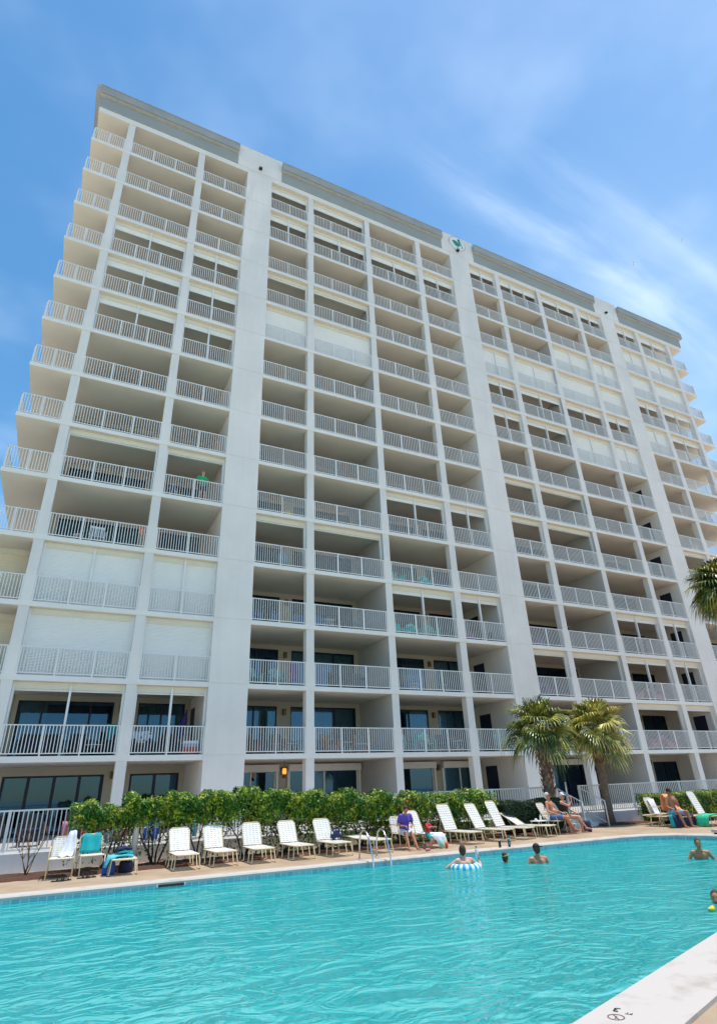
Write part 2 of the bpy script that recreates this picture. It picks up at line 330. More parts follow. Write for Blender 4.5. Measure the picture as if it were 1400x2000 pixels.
def link(name, me, parent=None, loc=None, **kw):
    o = bpy.data.objects.new(name, me); COL.objects.link(o)
    if parent is not None: o.parent = parent
    if loc is not None: o.location = loc
    for k, v in kw.items(): o[k] = v
    return o
def thing(name, label, cat, loc=(0, 0, 0), rz=0, group=None):
    o = bpy.data.objects.new(name, None); COL.objects.link(o); o.location = loc; o.rotation_euler = (0, 0, rz); o.empty_display_size = 0.2
    o['label'] = label; o['category'] = cat
    if group: o['group'] = group
    return o
def dup(root, loc, rz=None, label=None, group=None):
    r = root.copy(); COL.objects.link(r); r.location = loc
    if rz is not None: r.rotation_euler = (0, 0, rz)
    if label: r['label'] = label
    if group: r['group'] = group
    for ch in list(root.children):
        c = ch.copy(); COL.objects.link(c); c.parent = r
        for g in list(ch.children):
            d = g.copy(); COL.objects.link(d); d.parent = c
    return r
def proj(X, Y, Z):
    d = Vector((X, Y, Z))-CAMPOS; z = d.dot(FW)
    if z < 0.1: return None
    return 700+F*d.dot(RT)/z, 1000-F*d.dot(UP)/z

# ------------------------------------------------------------------ ground, deck, pool
def offset_poly(P, ds):      # counter-clockwise or clockwise polygon, edge i moves outwards by ds[i]
    n = len(P); ar = sum(P[i][0]*P[(i+1) % n][1]-P[(i+1) % n][0]*P[i][1] for i in range(n)); sg = 1 if ar > 0 else -1
    lines = []
    for i in range(n):
        a = Vector(P[i]); b = Vector(P[(i+1) % n]); d = (b-a).normalized(); nn = Vector((d.y, -d.x))*sg
        lines.append((a+nn*ds[i], d))
    out_ = []
    for i in range(n):
        (p, d), (q, e) = lines[i-1], lines[i]
        den = d.x*e.y-d.y*e.x
        t = ((q.x-p.x)*e.y-(q.y-p.y)*e.x)/den if abs(den) > 1e-6 else 0
        r_ = p+d*t if abs(den) > 1e-6 else q
        out_.append((r_.x, r_.y))
    return out_
PIN = [(-16, -10.15), (15.6, -10.15), (16.5, -10.32), (17.1, -10.8), (17.45, -11.5), (17.55, -12.4), (17.55, -15.46), (3.72, -20.25), (-3.0, -22.58), (-16, -22.58)]
POUT = offset_poly(PIN, [0.40, 0.40, 0.42, 0.42, 0.42, 0.42, 0.64, 0.64, 0.64, 0.6])
def ring_sheet(name, outer, inner, z, mt, z2=None):
    bm = bmesh.new(); es = []
    for P in (outer, inner):
        vs = [bm.verts.new((x, y, z)) for x, y in P]
        es += [bm.edges.new((vs[i], vs[(i+1) % len(vs)])) for i in range(len(vs))]
    bmesh.ops.triangle_fill(bm, use_beauty=True, use_dissolve=False, edges=es, normal=(0, 0, 1))
    for f in bm.faces:
        if f.normal.z < 0: f.normal_flip()
    me = bpy.data.meshes.new(name); bm.to_mesh(me); bm.free(); me.materials.append(MT[mt]); return link(name, me, kind='structure')
ring_sheet('sand_ground', [(-900, -140), (900, -140), (900, 900), (-900, 900)], POUT, -0.02, 'sand')
ring_sheet('pool_deck', [(-40, -34), (70, -34), (70, -5.35), (-40, -5.35)], POUT, 0.0, 'deck')
sea = MB().box(-900, 900, -3000, -140, -1.5, -0.9).build('sea', mat('sea_water', (0.02, 0.17, 0.20), 0.15), kind='structure')
c = MB(); n = len(PIN)
PM = offset_poly(PIN, [0.03]*n)
for i in range(n):
    j = (i+1) % n; a, b, e, d = PIN[i], PIN[j], PM[j], PM[i]; ao, bo = POUT[i], POUT[j]
    c.add([(*a, 0.005), (*b, 0.005), (*e, 0.03), (*d, 0.03)], [(0, 1, 2, 3)])
    c.add([(*d, 0.03), (*e, 0.03), (*bo, 0.03), (*ao, 0.03)], [(0, 1, 2, 3)])
    c.add([(*a, 0.005), (*b, 0.005), (*b, -0.035), (*a, -0.035)], [(0, 1, 2, 3)])
    c.add([(*ao, 0.03), (*bo, 0.03), (*bo, -0.06), (*ao, -0.06)], [(0, 1, 2, 3)])
c.build('pool_coping', 'coping', kind='structure')
PT = offset_poly(PIN, [0.012]*n)
tl = MB(); bs = MB()
for i in range(n):
    j = (i+1) % n
    tl.add([(*PT[i], -0.035), (*PT[j], -0.035), (*PT[j], -0.30), (*PT[i], -0.30)], [(0, 1, 2, 3)])
    bs.add([(*PT[i], -0.30), (*PT[j], -0.30), (*PT[j], -1.25), (*PT[i], -1.25)], [(0, 1, 2, 3)])
tl.build('waterline_tiles', 'tile', kind='structure')
bs.add([(x, y, -1.25) for x, y in PT], [tuple(range(n))]); bs.build('pool_basin', 'basin', kind='structure')
WZ = -0.10
MB().add([(x, y, WZ) for x, y in PT], [tuple(range(n))]).build('pool_water', 'water', kind='structure')
# skimmer mouth in the far tile line
def frompix(px, py, z=0.0):
    d = RT*(px-700)/F+UP*(1000-py)/F+FW; t = (z-EYE)/d.z; return CAMPOS+d*t
def frompixY(px, py, Y):
    d = RT*(px-700)/F+UP*(1000-py)/F+FW; t = (Y+DIST)/d.y; return CAMPOS+d*t
sk = thing('pool_skimmer', 'dark rectangular skimmer opening in the tiles below the far coping', 'skimmer', (2.58, -10.15, 0))
MB().box(-0.26, 0.26, -0.012, 0.004, -0.070, -0.030).build('opening', 'black', sk)
fr_ = MB().box(-0.29, -0.262, -0.016, 0.004, -0.073, -0.026).box(0.262, 0.29, -0.016, 0.004, -0.073, -0.026); fr_.build('frame', 'white', sk)
# depth mark painted on the near coping
def text_mesh(name, body, size, mt, parent=None, mtx=None, ext=0.0008, **kw):
    cu = bpy.data.curves.new(name, 'FONT'); cu.body = body; cu.size = size; cu.align_x = 'CENTER'; cu.align_y = 'CENTER'; cu.extrude = ext
    tmp = bpy.data.objects.new('tmp', cu); COL.objects.link(tmp)
    dg = bpy.context.evaluated_depsgraph_get(); me = bpy.data.meshes.new_from_object(tmp.evaluated_get(dg)); bpy.data.objects.remove(tmp)
    if mtx is not None: me.transform(mtx)
    me.materials.clear(); me.materials.append(MT[mt]); return link(name, me, parent, **kw)
dm = thing('depth_marker', 'black painted depth number 3 and no-diving mark on the near white coping', 'depth marker', (4.02, -20.32, 0.031), radians(19.1))
mt_ = Matrix.Translation((0.10, 0.0, 0.0015)) @ Matrix.Rotation(radians(100), 4, 'Z')
text_mesh('number', '3', 0.12, 'black', dm, mt_)
mt_ = Matrix.Translation((0.075, -0.105, 0.0015)) @ Matrix.Rotation(radians(100), 4, 'Z')
text_mesh('unit', 'FT', 0.05, 'black', dm, mt_)
rg = MB()
for k in range(24):
    a0, a1 = 2*pi*k/24, 2*pi*(k+1)/24
    for (r0, r1) in ((0.052, 0.062),):
        rg.add([(-0.05+r0*cos(a0), -0.06+r0*sin(a0), .0015), (-0.05+r1*cos(a0), -0.06+r1*sin(a0), .0015), (-0.05+r1*cos(a1), -0.06+r1*sin(a1), .0015), (-0.05+r0*cos(a1), -0.06+r0*sin(a1), .0015)], [(0, 1, 2, 3)])
d7 = 0.0055
rg.add([(-0.05-.04-d7, -0.06-.04, .0022), (-0.05-.04+d7, -0.06-.04, .0022), (-0.05+.04+d7, -0.06+.04, .0022), (-0.05+.04-d7, -0.06+.04, .0022)], [(0, 1, 2, 3)])
rg.add([(-.085, -.062, .0018), (-.03, -.05, .0018), (-.03, -.06, .0018), (-.085, -.072, .0018)], [(0, 1, 2, 3)])
rg.build('no_diving_sign', mat('faded_paint', (0.16, 0.10, 0.10), 0.8), dm)

# mulch beds, ragged edges
def bed(name, x0, x1, y0, y1, z=0.035, kind='stuff', seed=1, label=None):
    rnd = random.Random(seed); nx = int((x1-x0)/0.12); ny = max(4, int((y1-y0)/0.12)); vs = []; fs = []
    for i in range(nx+1):
        ra, rb = rnd.uniform(-.05, .05), rnd.uniform(-.06, .06)
        for j in range(ny+1):
            t = j/ny; x = x0+(x1-x0)*i/nx; y = y0+ra+(y1+rb-y0-ra)*t; e = min(t, 1-t, i/nx*8, (1-i/nx)*8)
            vs.append((x+rnd.uniform(-.02, .02), y, 0.002+min(1, e*6)*z+rnd.uniform(0, .022)*min(1, e*8)))
    for i in range(nx):
        for j in range(ny): a = i*(ny+1)+j; fs.append((a, a+ny+1, a+ny+2, a+1))
    return MB().add(vs, fs, True).build(name, 'mulch', kind=kind)
bed('mulch_bed', -6, 16.6, -7.45, -5.85)
bed('mulch_bed', 18.9, 21.6, -6.5, -5.5, seed=3)
bed('mulch_bed', 21.6, 40, -7.6, -5.7, seed=4)
MB().box(-40, 17.80, -5.35, 6.4, -0.05, 0.40).box(17.80, 19.0, -5.2, 6.4, -0.05, 0.40).box(19.0, 70, -5.35, 6.4, -0.05, 0.40).build('terrace', 'terrace', kind='structure')

# ------------------------------------------------------------------ building
H = 2.75; Z0 = lambda l: 2.82+(l-1)*H
FL = lambda l: 0.40 if l == 0 else Z0(l)+0.20
XL, XR = -3.91, 47.97
B = thing('apartment_building', 'tall white beachfront apartment block with rows of balconies', 'building', (22.03, 0, 0))
BX = (-22.03, 0, 0)       # children carry world coordinates
def part(name, mb, mt, parent=None, **kw):
    if parent is None: return mb.build(name, mt, B, BX, **kw)
    return mb.build(name, mt, parent, **kw)
TOPF = [i for i, f in enumerate(MB().box(0, 1, 0, 1, 0, 1).f) if all(v % 2 == 1 for v in f)][0]
for l in range(1, 14):
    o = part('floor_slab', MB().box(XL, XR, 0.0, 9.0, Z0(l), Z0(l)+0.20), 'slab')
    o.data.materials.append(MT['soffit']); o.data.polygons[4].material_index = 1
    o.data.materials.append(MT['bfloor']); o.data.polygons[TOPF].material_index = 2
o = part('roof_slab', MB().box(XL, XR, 0.0, 18.0, Z0(14), Z0(14)+0.42), 'slab')
o.data.materials.append(MT['soffit']); o.data.polygons[4].material_index = 1
TW = [(5.19, 6.84), (21.15, 22.91), (37.22, 38.87)]
TH = [(4.5, 7.5), (20.5, 23.52), (36.7, 39.7)]
for (x0, x1), (h0, h1) in zip(TW, TH):
    t = MB(); t.box(x0+.012, x1-.012, -0.012, 6.6, -0.1, 39.0)
    zs = [-0.1]+[Z0(l)+0.17 for l in range(1, 14)]+[38.97]
    for a, b in zip(zs, zs[1:]): t.box(x0, x1, -0.026, 6.7, a+0.012, b-0.012)
    t.box(h0, h1, -0.032, 1.2, 38.97, 40.95); t.box(h0-.02, h1+.02, -0.06, 1.25, 40.95, 41.0)
    part('tower_wall', t, 'facade')
COLS = {'A': (-2.18, -1.80), 'B': (2.04, 2.42), 'M1': (9.48, 9.86), 'M3': (18.04, 18.44), 'N1': (25.50, 25.90), 'N3': (34.18, 34.58), 'Q1': (41.62, 42.02), 'Q2': (45.84, 46.24)}
PARTS_W = {'M2': (13.79, 14.17), 'N2': (29.86, 30.26)}
for k, (x0, x1) in COLS.items():
    part('column', MB().box(x0, x1, 0.03, 0.42, -0.1, 38.7), 'facade')
for k, (x0, x1) in PARTS_W.items():
    o = part('partition_wall', MB().box(x0, x1, 0.03, 6.6, -0.1, 38.7), 'facade')
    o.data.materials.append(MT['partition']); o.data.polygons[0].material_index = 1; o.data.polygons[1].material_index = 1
part('side_wall', MB().box(-2.18, -1.9, 3.45, 18, -0.1, 38.7), 'partition'); part('side_wall', MB().box(45.96, 46.24, 3.45, 18, -0.1, 38.7), 'partition')
part('core_wall', MB().box(-1.9, 45.96, 6.5, 18, -0.1, 38.7), 'dark')
# fascia and crown
for i, (x0, x1) in enumerate([(-4.02, 4.5), (7.5, 20.5), (23.52, 36.7), (39.7, 48.10)]):
    f = MB().box(x0, x1, -0.05, 0.4, 38.99, 40.0); k = MB(); lp = MB()
    def prof(mb, ya, yb, za, zb, xa, xb): mb.box(xa, xb, ya, yb, za, zb)
    prof(lp, -0.22, 0.6, 39.91, 39.975, x0+.004, x1-.004); prof(k, -0.31, 0.8, 39.98, 40.60, x0-0.02*(i == 0), x1+0.02*(i == 3)); k.box(x0-.04*(i == 0), x1+.04*(i == 3), -0.34, 0.82, 40.60, 40.64)
    if i == 0: f.box(x0, -3.6, 0.4, 18, 38.99, 40.0); k.box(x0-.25, -3.5, -0.30, 18.2, 39.985, 40.605);
    if i == 3: f.box(47.7, x1, 0.4, 18, 38.99, 40.0); k.box(47.6, x1+.25, -0.30, 18.2, 39.985, 40.605);
    part('parapet', f, 'grey'); part('lit_crown_underside', lp, 'lip'); part('parapet_crown', k, 'crown')

# units: back wall with openings
UN = [(-1.9, 5.19, [(-1.70, 1.95, 4), (2.95, 4.95, 2)], 2.25),
      (6.84, 13.79, [(7.0, 9.31, 2), (10.0, 13.55, 3)], 9.66),
      (14.17, 21.15, [(14.3, 17.95, 3), (18.6, 20.75, 2)], 18.27),
      (22.91, 29.86, [(23.3, 25.45, 2), (26.1, 29.7, 3)], 25.78),
      (30.26, 37.22, [(30.5, 34.05, 3), (34.75, 37.0, 2)], 34.4),
      (38.87, 45.96, [(39.1, 41.1, 2), (42.1, 45.7, 4)], 41.8)]
rw = random.Random(5)
for u, (x0, x1, ops, sx) in enumerate(UN):
    bw = MB()
    for l in range(14):
        z0, z1 = FL(l), Z0(l+1)
        if l > 7: bw.box(x0, x1, 3.5, 3.7, z0, z1); continue
        hz = z0+(2.33 if l else 2.10); cur = x0
        for (a, b, n_) in ops: bw.box(cur, a, 3.5, 3.7, z0, z1); bw.box(a, b, 3.5, 3.7, hz, z1); cur = b
        bw.box(cur, x1, 3.5, 3.7, z0, z1)
        for w_i, (a, b, n_) in enumerate(ops):
            if l == 0 and u in (1, 2): n_ = 2
            g = MB(); gf = 'rail' if l == 0 and u in (1, 2) else 'frame'
            g.box(a, b, 3.52, 3.60, hz-.07, hz); g.box(a, b, 3.52, 3.60, z0, z0+.06)
            for i in range(n_+1):
                xx = a+(b-a)*i/n_; wd = (0.035 if 0 < i < n_ else 0.05)*(1.7 if (u, l) == (0, 0) else 1)
                g.box(max(a, xx-wd), min(b, xx+wd), 3.51, 3.61, z0+.06, hz-.07)
            fo = part('window', g, gf)
            fo['category_note'] = 0; del fo['category_note']
            p = MB(); 
            for i in range(n_):
                xa, xb = a+(b-a)*i/n_+.04, a+(b-a)*(i+1)/n_-.04; p.box(xa, xb, 3.55, 3.562, z0+.06, hz-.07)
            part('glass_pane', p, 'glass', fo)
            # curtains, drawn over some of the panes
            r = rw.random()
            if u == 0 and l == 0: r = 0
            if (u, l, w_i) in ((1, 1, 0), (1, 3, 0), (0, 1, 1), (2, 2, 1), (1, 2, 1), (4, 1, 0)): r = 0.9
            if r > 0.45:
                ca, cb = (a+.06, b-.06) if r > 0.85 else ((a+.06, a+(b-a)*.3) if r > 0.65 else (b-(b-a)*.38, b-.06))
                cv = []; cf = []; nn = max(6, int((cb-ca)/.035))
                for i in range(nn+1):
                    xx = ca+(cb-ca)*i/nn; yy = 3.72+0.028*sin(i*1.9)+0.01*sin(i*.7); cv += [(xx, yy, z0+.03), (xx, yy, hz-.03)]
                for i in range(nn): cf.append((2*i, 2*i+2, 2*i+3, 2*i+1))
                part('curtain', MB().add(cv, cf, True), 'tealcurtain' if (u, l, w_i) in ((1, 3, 0), (1, 0, 0)) or r < .5 else 'curtain', fo)
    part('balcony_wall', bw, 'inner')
    for l in range(4):
        if u == 0 and l == 2 or u == 0 and l == 3: continue
        la = MB().box(sx-.07, sx+.07, 3.36, 3.5, FL(l)+1.92, FL(l)+2.17).box(sx-.09, sx+.09, 3.34, 3.5, FL(l)+2.17, FL(l)+2.20)
        part('wall_lamp', la, 'bronze')
# closet doors on the partition faces
for l in range(1, 10):
    if l <= 3: part('closet_door', MB().box(21.125, 21.15, 2.2, 3.15, FL(l), FL(l)+2.05), 'door')
    if l <= 8: part('closet_door', MB().box(37.195, 37.22, 0.75, 1.6, FL(l), FL(l)+2.05), 'door')
part('closet_door', MB().box(5.165, 5.19, 2.4, 3.2, FL(1), FL(1)+2.05), 'door')
part('closet_door', MB().box(21.125, 21.15, 2.2, 3.15, FL(0), FL(0)+2.05), 'door')
# railings
def rail_mb(W, npan, hh=1.05, first=True):
    r = MB(); r.box(0, W, -0.025, 0.025, hh-.035, hh); r.box(0, W, -0.018, 0.018, 0.07, 0.105)
    for i in range(npan+1):
        xx = W*i/npan; xx = min(max(xx, .025), W-.025); r.box(xx-.025, xx+.025, -0.028, 0.028, 0.0, hh+.004)
    nb = int(round(W/0.112))
    for i in range(1, nb):
        xx = W*i/nb
        if min(abs(xx-W*k/npan) for k in range(npan+1)) < .03: continue
        r.add([(xx+sx_*.0135, sy_*.012, zz_) for zz_ in (.1, hh-.03) for sx_, sy_ in ((-1, -1), (1, -1), (1, 1), (-1, 1))],
              [(0, 1, 5, 4), (1, 2, 6, 5), (2, 3, 7, 6), (3, 0, 4, 7)])
    return r
BAYS = [(-1.80, 2.04, 3), (2.42, 5.19, 2), (6.84, 9.48, 2), (9.86, 13.79, 3), (14.17, 18.04, 3), (18.44, 21.15, 2),
        (22.91, 25.50, 2), (25.90, 29.86, 3), (30.26, 34.18, 3), (34.58, 37.22, 2), (38.87, 41.62, 2), (42.02, 45.84, 3)]
RL = []
for l in range(1, 14):
    for b, (x0, x1, n_) in enumerate(BAYS): RL.append(('f', l, b, x0+.004, x1-.004, n_))
    RL.append(('f', l, 12, -3.85, -2.185, 2)); RL.append(('f', l, 13, 46.245, 47.91, 2))
    RL.append(('s', l, 14, -3.86, 0, 6)); RL.append(('s', l, 15, 47.92, 0, 6))
def score(r):
    k, l, b, x0, x1, n_ = r; z = FL(l)
    if k == 's': x1 = x0; q = [(x0, 0.06, z), (x0, 7, z), (x0, 7, z+1), (x0, 0.06, z+1)]
    else: q = [(x0, 0.06, z), (x1, 0.06, z), (x1, .06, z+1), (x0, .06, z+1)]
    P = [proj(*p) for p in q]
    if any(p is None for p in P): return 0
    P = [(min(max(x, 0), 1400), min(max(y, 0), 2000)) for x, y in P]
    a = abs(sum(P[i][0]*P[(i+1) % 4][1]-P[(i+1) % 4][0]*P[i][1] for i in range(4)))/2
    return a*(0.2 if k == 's' else 1)
RL.sort(key=score, reverse=True)
cache = {}; rest = MB()
for i, r in enumerate(RL):
    k, l, b, x0, x1, n_ = r
    if b not in cache: mb = rail_mb((x1-x0) if k == 'f' else 7.5, n_); cache[b] = (mb, None)
    mb, me = cache[b]
    if i < 100:
        if me is None: me = mb.mesh('railing'); me.materials.append(MT['rail']); cache[b] = (mb, me)
        o = link('railing', me, B, (x0-22.03, 0.07, FL(l)))
        if k == 's': o.rotation_euler = (0, 0, pi/2)
    else:
        vs = [((x+x0, y+.07, z+FL(l)) if k == 'f' else (x0-y, x+.1, z+FL(l))) for x, y, z in mb.v]
        rest.add(vs, mb.f)
part('railing', rest, 'rail', kind='stuff')

# roll shutters: (bay, level): (state, drop, posts)
SH = {}
for b in (0, 1):
    SH[b, 10] = ('p', .72, 1); SH[b, 9] = ('p', .77, 1); SH[b, 8] = ('p', .68, 1); SH[b, 5] = ('p', .42, 0)
    SH[b, 3] = ('c', 0, 1); SH[b, 2] = ('c', 0, 0); SH[b, 1] = ('p', .45, 1)
for b in (2, 3):
    SH[b, 13] = ('p', .72, 0); SH[b, 12] = ('p', .74, 1); SH[b, 10] = ('p', .48, 0); SH[b, 9] = ('c', 0, 0); SH[b, 4] = ('p', .31, 0)
for b in (4, 5):
    SH[b, 12] = ('p', .78, 1); SH[b, 5] = ('p', .58, 1); SH[b, 3] = ('p', .56, 1)
for b in (6, 7):
    SH[b, 13] = ('p', .78, 1 if b == 6 else 2); SH[b, 10] = ('c', 0, 1); SH[b, 9] = ('p', .64, 1); SH[b, 8] = ('p', .6, 1)
    SH[b, 6] = ('p', .41, 0); SH[b, 5] = ('p', .35, 0); SH[b, 2] = ('p', .35, 0)
for b in (8, 9):
    SH[b, 13] = ('p', .75, 1); SH[b, 11] = ('c', 0, 1); SH[b, 10] = ('c', 0, 0); SH[b, 9] = ('p', .7, 1); SH[b, 8] = ('c', 0, 1)
    SH[b, 3] = ('p', .56, 1); SH[b, 2] = ('p', .5, 1); SH[b, 1] = ('p', .45, 0)
for b in (10, 11):
    SH[b, 13] = ('p', .8, 1); SH[b, 12] = ('c', 0, 1); SH[b, 11] = ('c', 0, 0); SH[b, 10] = ('p', .7, 1)
    SH[b, 9] = ('c', 0, 1) if b == 10 else ('p', .65, 1); SH[b, 5] = ('p', .4, 0); SH[b, 2] = ('p', .4, 0)
for (b, l), (st, drop, posts) in SH.items():
    x0, x1, _ = BAYS[b]; z0, z1 = FL(l), Z0(l+1); y = 0.24
    hs = MB().box(x0+.05, x1-.05, y, y+.26, z1-.24, z1-.004); hs.box(x0+.05, x1-.05, y-.012, y, z1-.245, z1-.215)
    root = part('roll_shutter', hs, 'shutterbox')
    for xx in (x0+.005, x1-.085): part('guide_rail', MB().box(xx, xx+.08, y-.02, y+.10, z0, z1-.005), 'rail', root)
    for k in range(posts):
        xx = x0+(x1-x0)*(k+1)/(posts+1)
        part('centre_post', MB().box(xx-.04, xx+.04, y-.05, y+.08, z0, z1-.10).box(xx-.022, xx+.022, y-.03, y+.03, z1-.10, z1-.003), 'rail', root)
    zb = z0+.02 if st == 'c' else z1-max(.27, drop-.16); zt = z1-.22
    cv = []; cf = []; ns = max(2, int((zt-zb)/.055)); 
    for i in range(ns):
        za, zc_ = zb+(zt-zb)*i/ns, zb+(zt-zb)*(i+1)/ns; o_ = len(cv)
        cv += [(x, yy, zz) for (yy, zz) in ((y+.045, za), (y+.03, za+(zc_-za)*.3), (y+.03, za+(zc_-za)*.75), (y+.045, zc_)) for x in (x0+.06, x1-.06)]
        for j in range(3): cf.append((o_+2*j, o_+2*j+1, o_+2*j+3, o_+2*j+2))
    cm = MB().add(cv, cf); cm.box(x0+.06, x1-.06, y+.02, y+.07, zb-.03, zb)
    part('slat_curtain', cm, 'shutter', root)
# corner shutters (left end, second and third storeys) and the return panels
for l in (2, 3):
    z0, z1 = FL(l), Z0(l+1); cv = []; cf = []; ns = 34
    for i in range(ns+1):
        z = z0+.02+(z1-z0-.26)*i/ns; cv += [(XL+.12, 1.5+(.012 if i % 2 else 0), z), (-2.19, 1.5+(.012 if i % 2 else 0), z)]
    for i in range(ns): cf.append((2*i, 2*i+1, 2*i+3, 2*i+2))
    root = part('roll_shutter', MB().box(XL+.1, -2.19, 1.46, 1.75, z1-.25, z1-.004), 'shutterbox')
    part('slat_curtain', MB().add(cv, cf), 'cornershutter', root)
# shutter boxes above the ground floor windows
for u in (1, 2, 3):
    for (a, b, n_) in UN[u][2]:
        z = FL(0)+2.04; s_ = MB().box(a-.1, b+.1, 3.26, 3.498, z, z+.30)
        s_.box(a-.12, a-.02, 3.40, 3.497, FL(0), z).box(b+.02, b+.12, 3.40, 3.497, FL(0), z)
        part('window_shutter', s_, 'rail')
# flood lights near the tower tops
for x, z in ((5.99, 39.30), (21.93, 39.36), (38.05, 39.40)):
    fl_ = part('flood_light', MB().box(x-.11, x+.11, -.24, -.07, z-.09, z+.03).box(x-.03, x+.03, -.09, -.03, z-.05, z+.02), 'black')
# round emblem with a green pelican on the middle tower
em = part('wall_emblem', MB(), 'white') if 0 else None
rg = MB(); ex, ez, er = 22.03, 40.20, 0.78
vs = [(ex+er*cos(2*pi*k/40), yy, ez+er*sin(2*pi*k/40)) for yy in (-.032, -.10) for k in range(40)]
rg.add(vs, [tuple(range(40, 80))]+[(k, (k+1) % 40, 40+(k+1) % 40, 40+k) for k in range(40)])
emb = part('wall_emblem', rg, 'white')
def flat(pts, y0=-.112, y1=-.10):
    n_ = len(pts); k = MB(); k.add([(ex+x, y0, ez+z) for x, z in pts]+[(ex+x, y1, ez+z) for x, z in pts], [tuple(range(n_))]+[(i, (i+1) % n_, n_+(i+1) % n_, n_+i) for i in range(n_)]); return k
gm = solid('emblem_green', (0.0, 0.23, 0.13), 0.5)
bird = [(-.50, .10), (-.36, .26), (-.15, .28), (.05, .18), (.12, .02), (.13, .22), (.05, .40), (.10, .55), (.22, .60), (.30, .52), (.27, .40), (.24, .22), (.30, -.02), (.20, -.22), (.0, -.32), (-.20, -.28), (-.30, -.14), (-.38, .0)]
part('bird_figure', flat(bird), 'emblem_green', emb)
part('bird_bill', flat([(.27, .56), (.50, -.40), (.44, -.42), (.25, .40)], -.116, -.104), 'emblem_green', emb)
part('bird_legs', flat([(-.02, -.30), (.02, -.30), (.03, -.50), (.14, -.52), (.14, -.56), (-.12, -.56), (-.12, -.53), (-.02, -.50)], -.114, -.104), 'emblem_green', emb)
part('rim', (lambda k: k)(MB().add([(ex+rr*cos(2*pi*k/40), yy, ez+rr*sin(2*pi*k/40)) for rr, yy in ((er, -.104), (er-.045, -.104)) for k in range(40)], [(k, (k+1) % 40, 40+(k+1) % 40, 40+k) for k in range(40)])), 'grey', emb)

# ------------------------------------------------------------------ garden wall, fence, stairs
def long_thing(name, label, cat, loc, group=None): return thing(name, label, cat, loc, 0, group)
def wallfence(x0, x1, wl, fl):
    w_ = MB().box(x0, x1, -5.50, -5.32, -0.05, 0.42)
    o = w_.build('garden_wall', 'wallwhite'); o['label'] = wl; o['category'] = 'wall'
    f = thing('metal_fence', fl, 'fence', (x0, -5.41, 0.42))
    W = x1-x0; r = MB(); r.box(0, W, -.03, .03, .955, .995); r.box(0, W, -.02, .02, .055, .095)
    nb = int(W/0.112)
    for i in range(nb+1):
        xx = W*i/nb; r.box(max(0, xx-.014), min(W, xx+.014), -.0125, .0125, .09, .96)
    r.build('picket_panel', 'rail', f)
    npz = int(W/1.5)
    pm = MB().box(-.03, .03, -.032, .032, -0.0, 1.0).mesh('post'); pm.materials.append(MT['rail'])
    for i in range(npz+1): link('post', pm, f, (min(max(W*i/npz, .03), W-.03), 0, 0.001))
wallfence(-7.0, 17.80, 'low white wall under the fence behind the loungers, left of the stairs', 'white metal picket fence left of the stairs, mostly behind the hedge')
wallfence(19.0, 46.0, 'low white wall right of the stairs behind the second palm', 'white metal picket fence right of the stairs behind the second palm')
st = thing('garden_stairs', 'short white stairs with metal handrails from the terrace down to the deck', 'stairs', (18.4, -5.5, 0))
MB().box(-.6, .6, -.30, 0.31, 0, .27).box(-.6, .6, -.62, -.30, 0, .135).build('steps', 'wallwhite', st)
for sx in (-.58, .58):
    h_ = MB(); h_.tube([(sx, .10, 1.30), (sx, -.05, 1.30), (sx, -1.15, .86), (sx, -1.15, 0.0)], .026, 8)
    h_.tube([(sx, .0, .55), (sx, -1.13, .12)], .015, 6)
    for k in range(9):
        y = -.02-k*.125; zt = 1.29-(-y-.05)*.4; zb = .55-(-y)*.38; h_.tube([(sx, y, zb), (sx, y, zt)], .010, 5)
    h_.tube([(sx, .02, .3), (sx, .02, 1.3)], .026, 8)
    h_.build('handrail', 'rail', st)
up_ = thing('umbrella_pole', 'thin white pole with a dark tip standing behind the stairs', 'pole', (18.62, -5.15, 0.4))
MB().tube([(0, 0, 0), (0, 0, 1.15)], .03).build('pole', 'rail', up_); MB().tube([(0, 0, 1.15), (0, 0, 1.75)], [.04, .03]).build('tip', solid('dark_green', (.01, .05, .03)), up_)

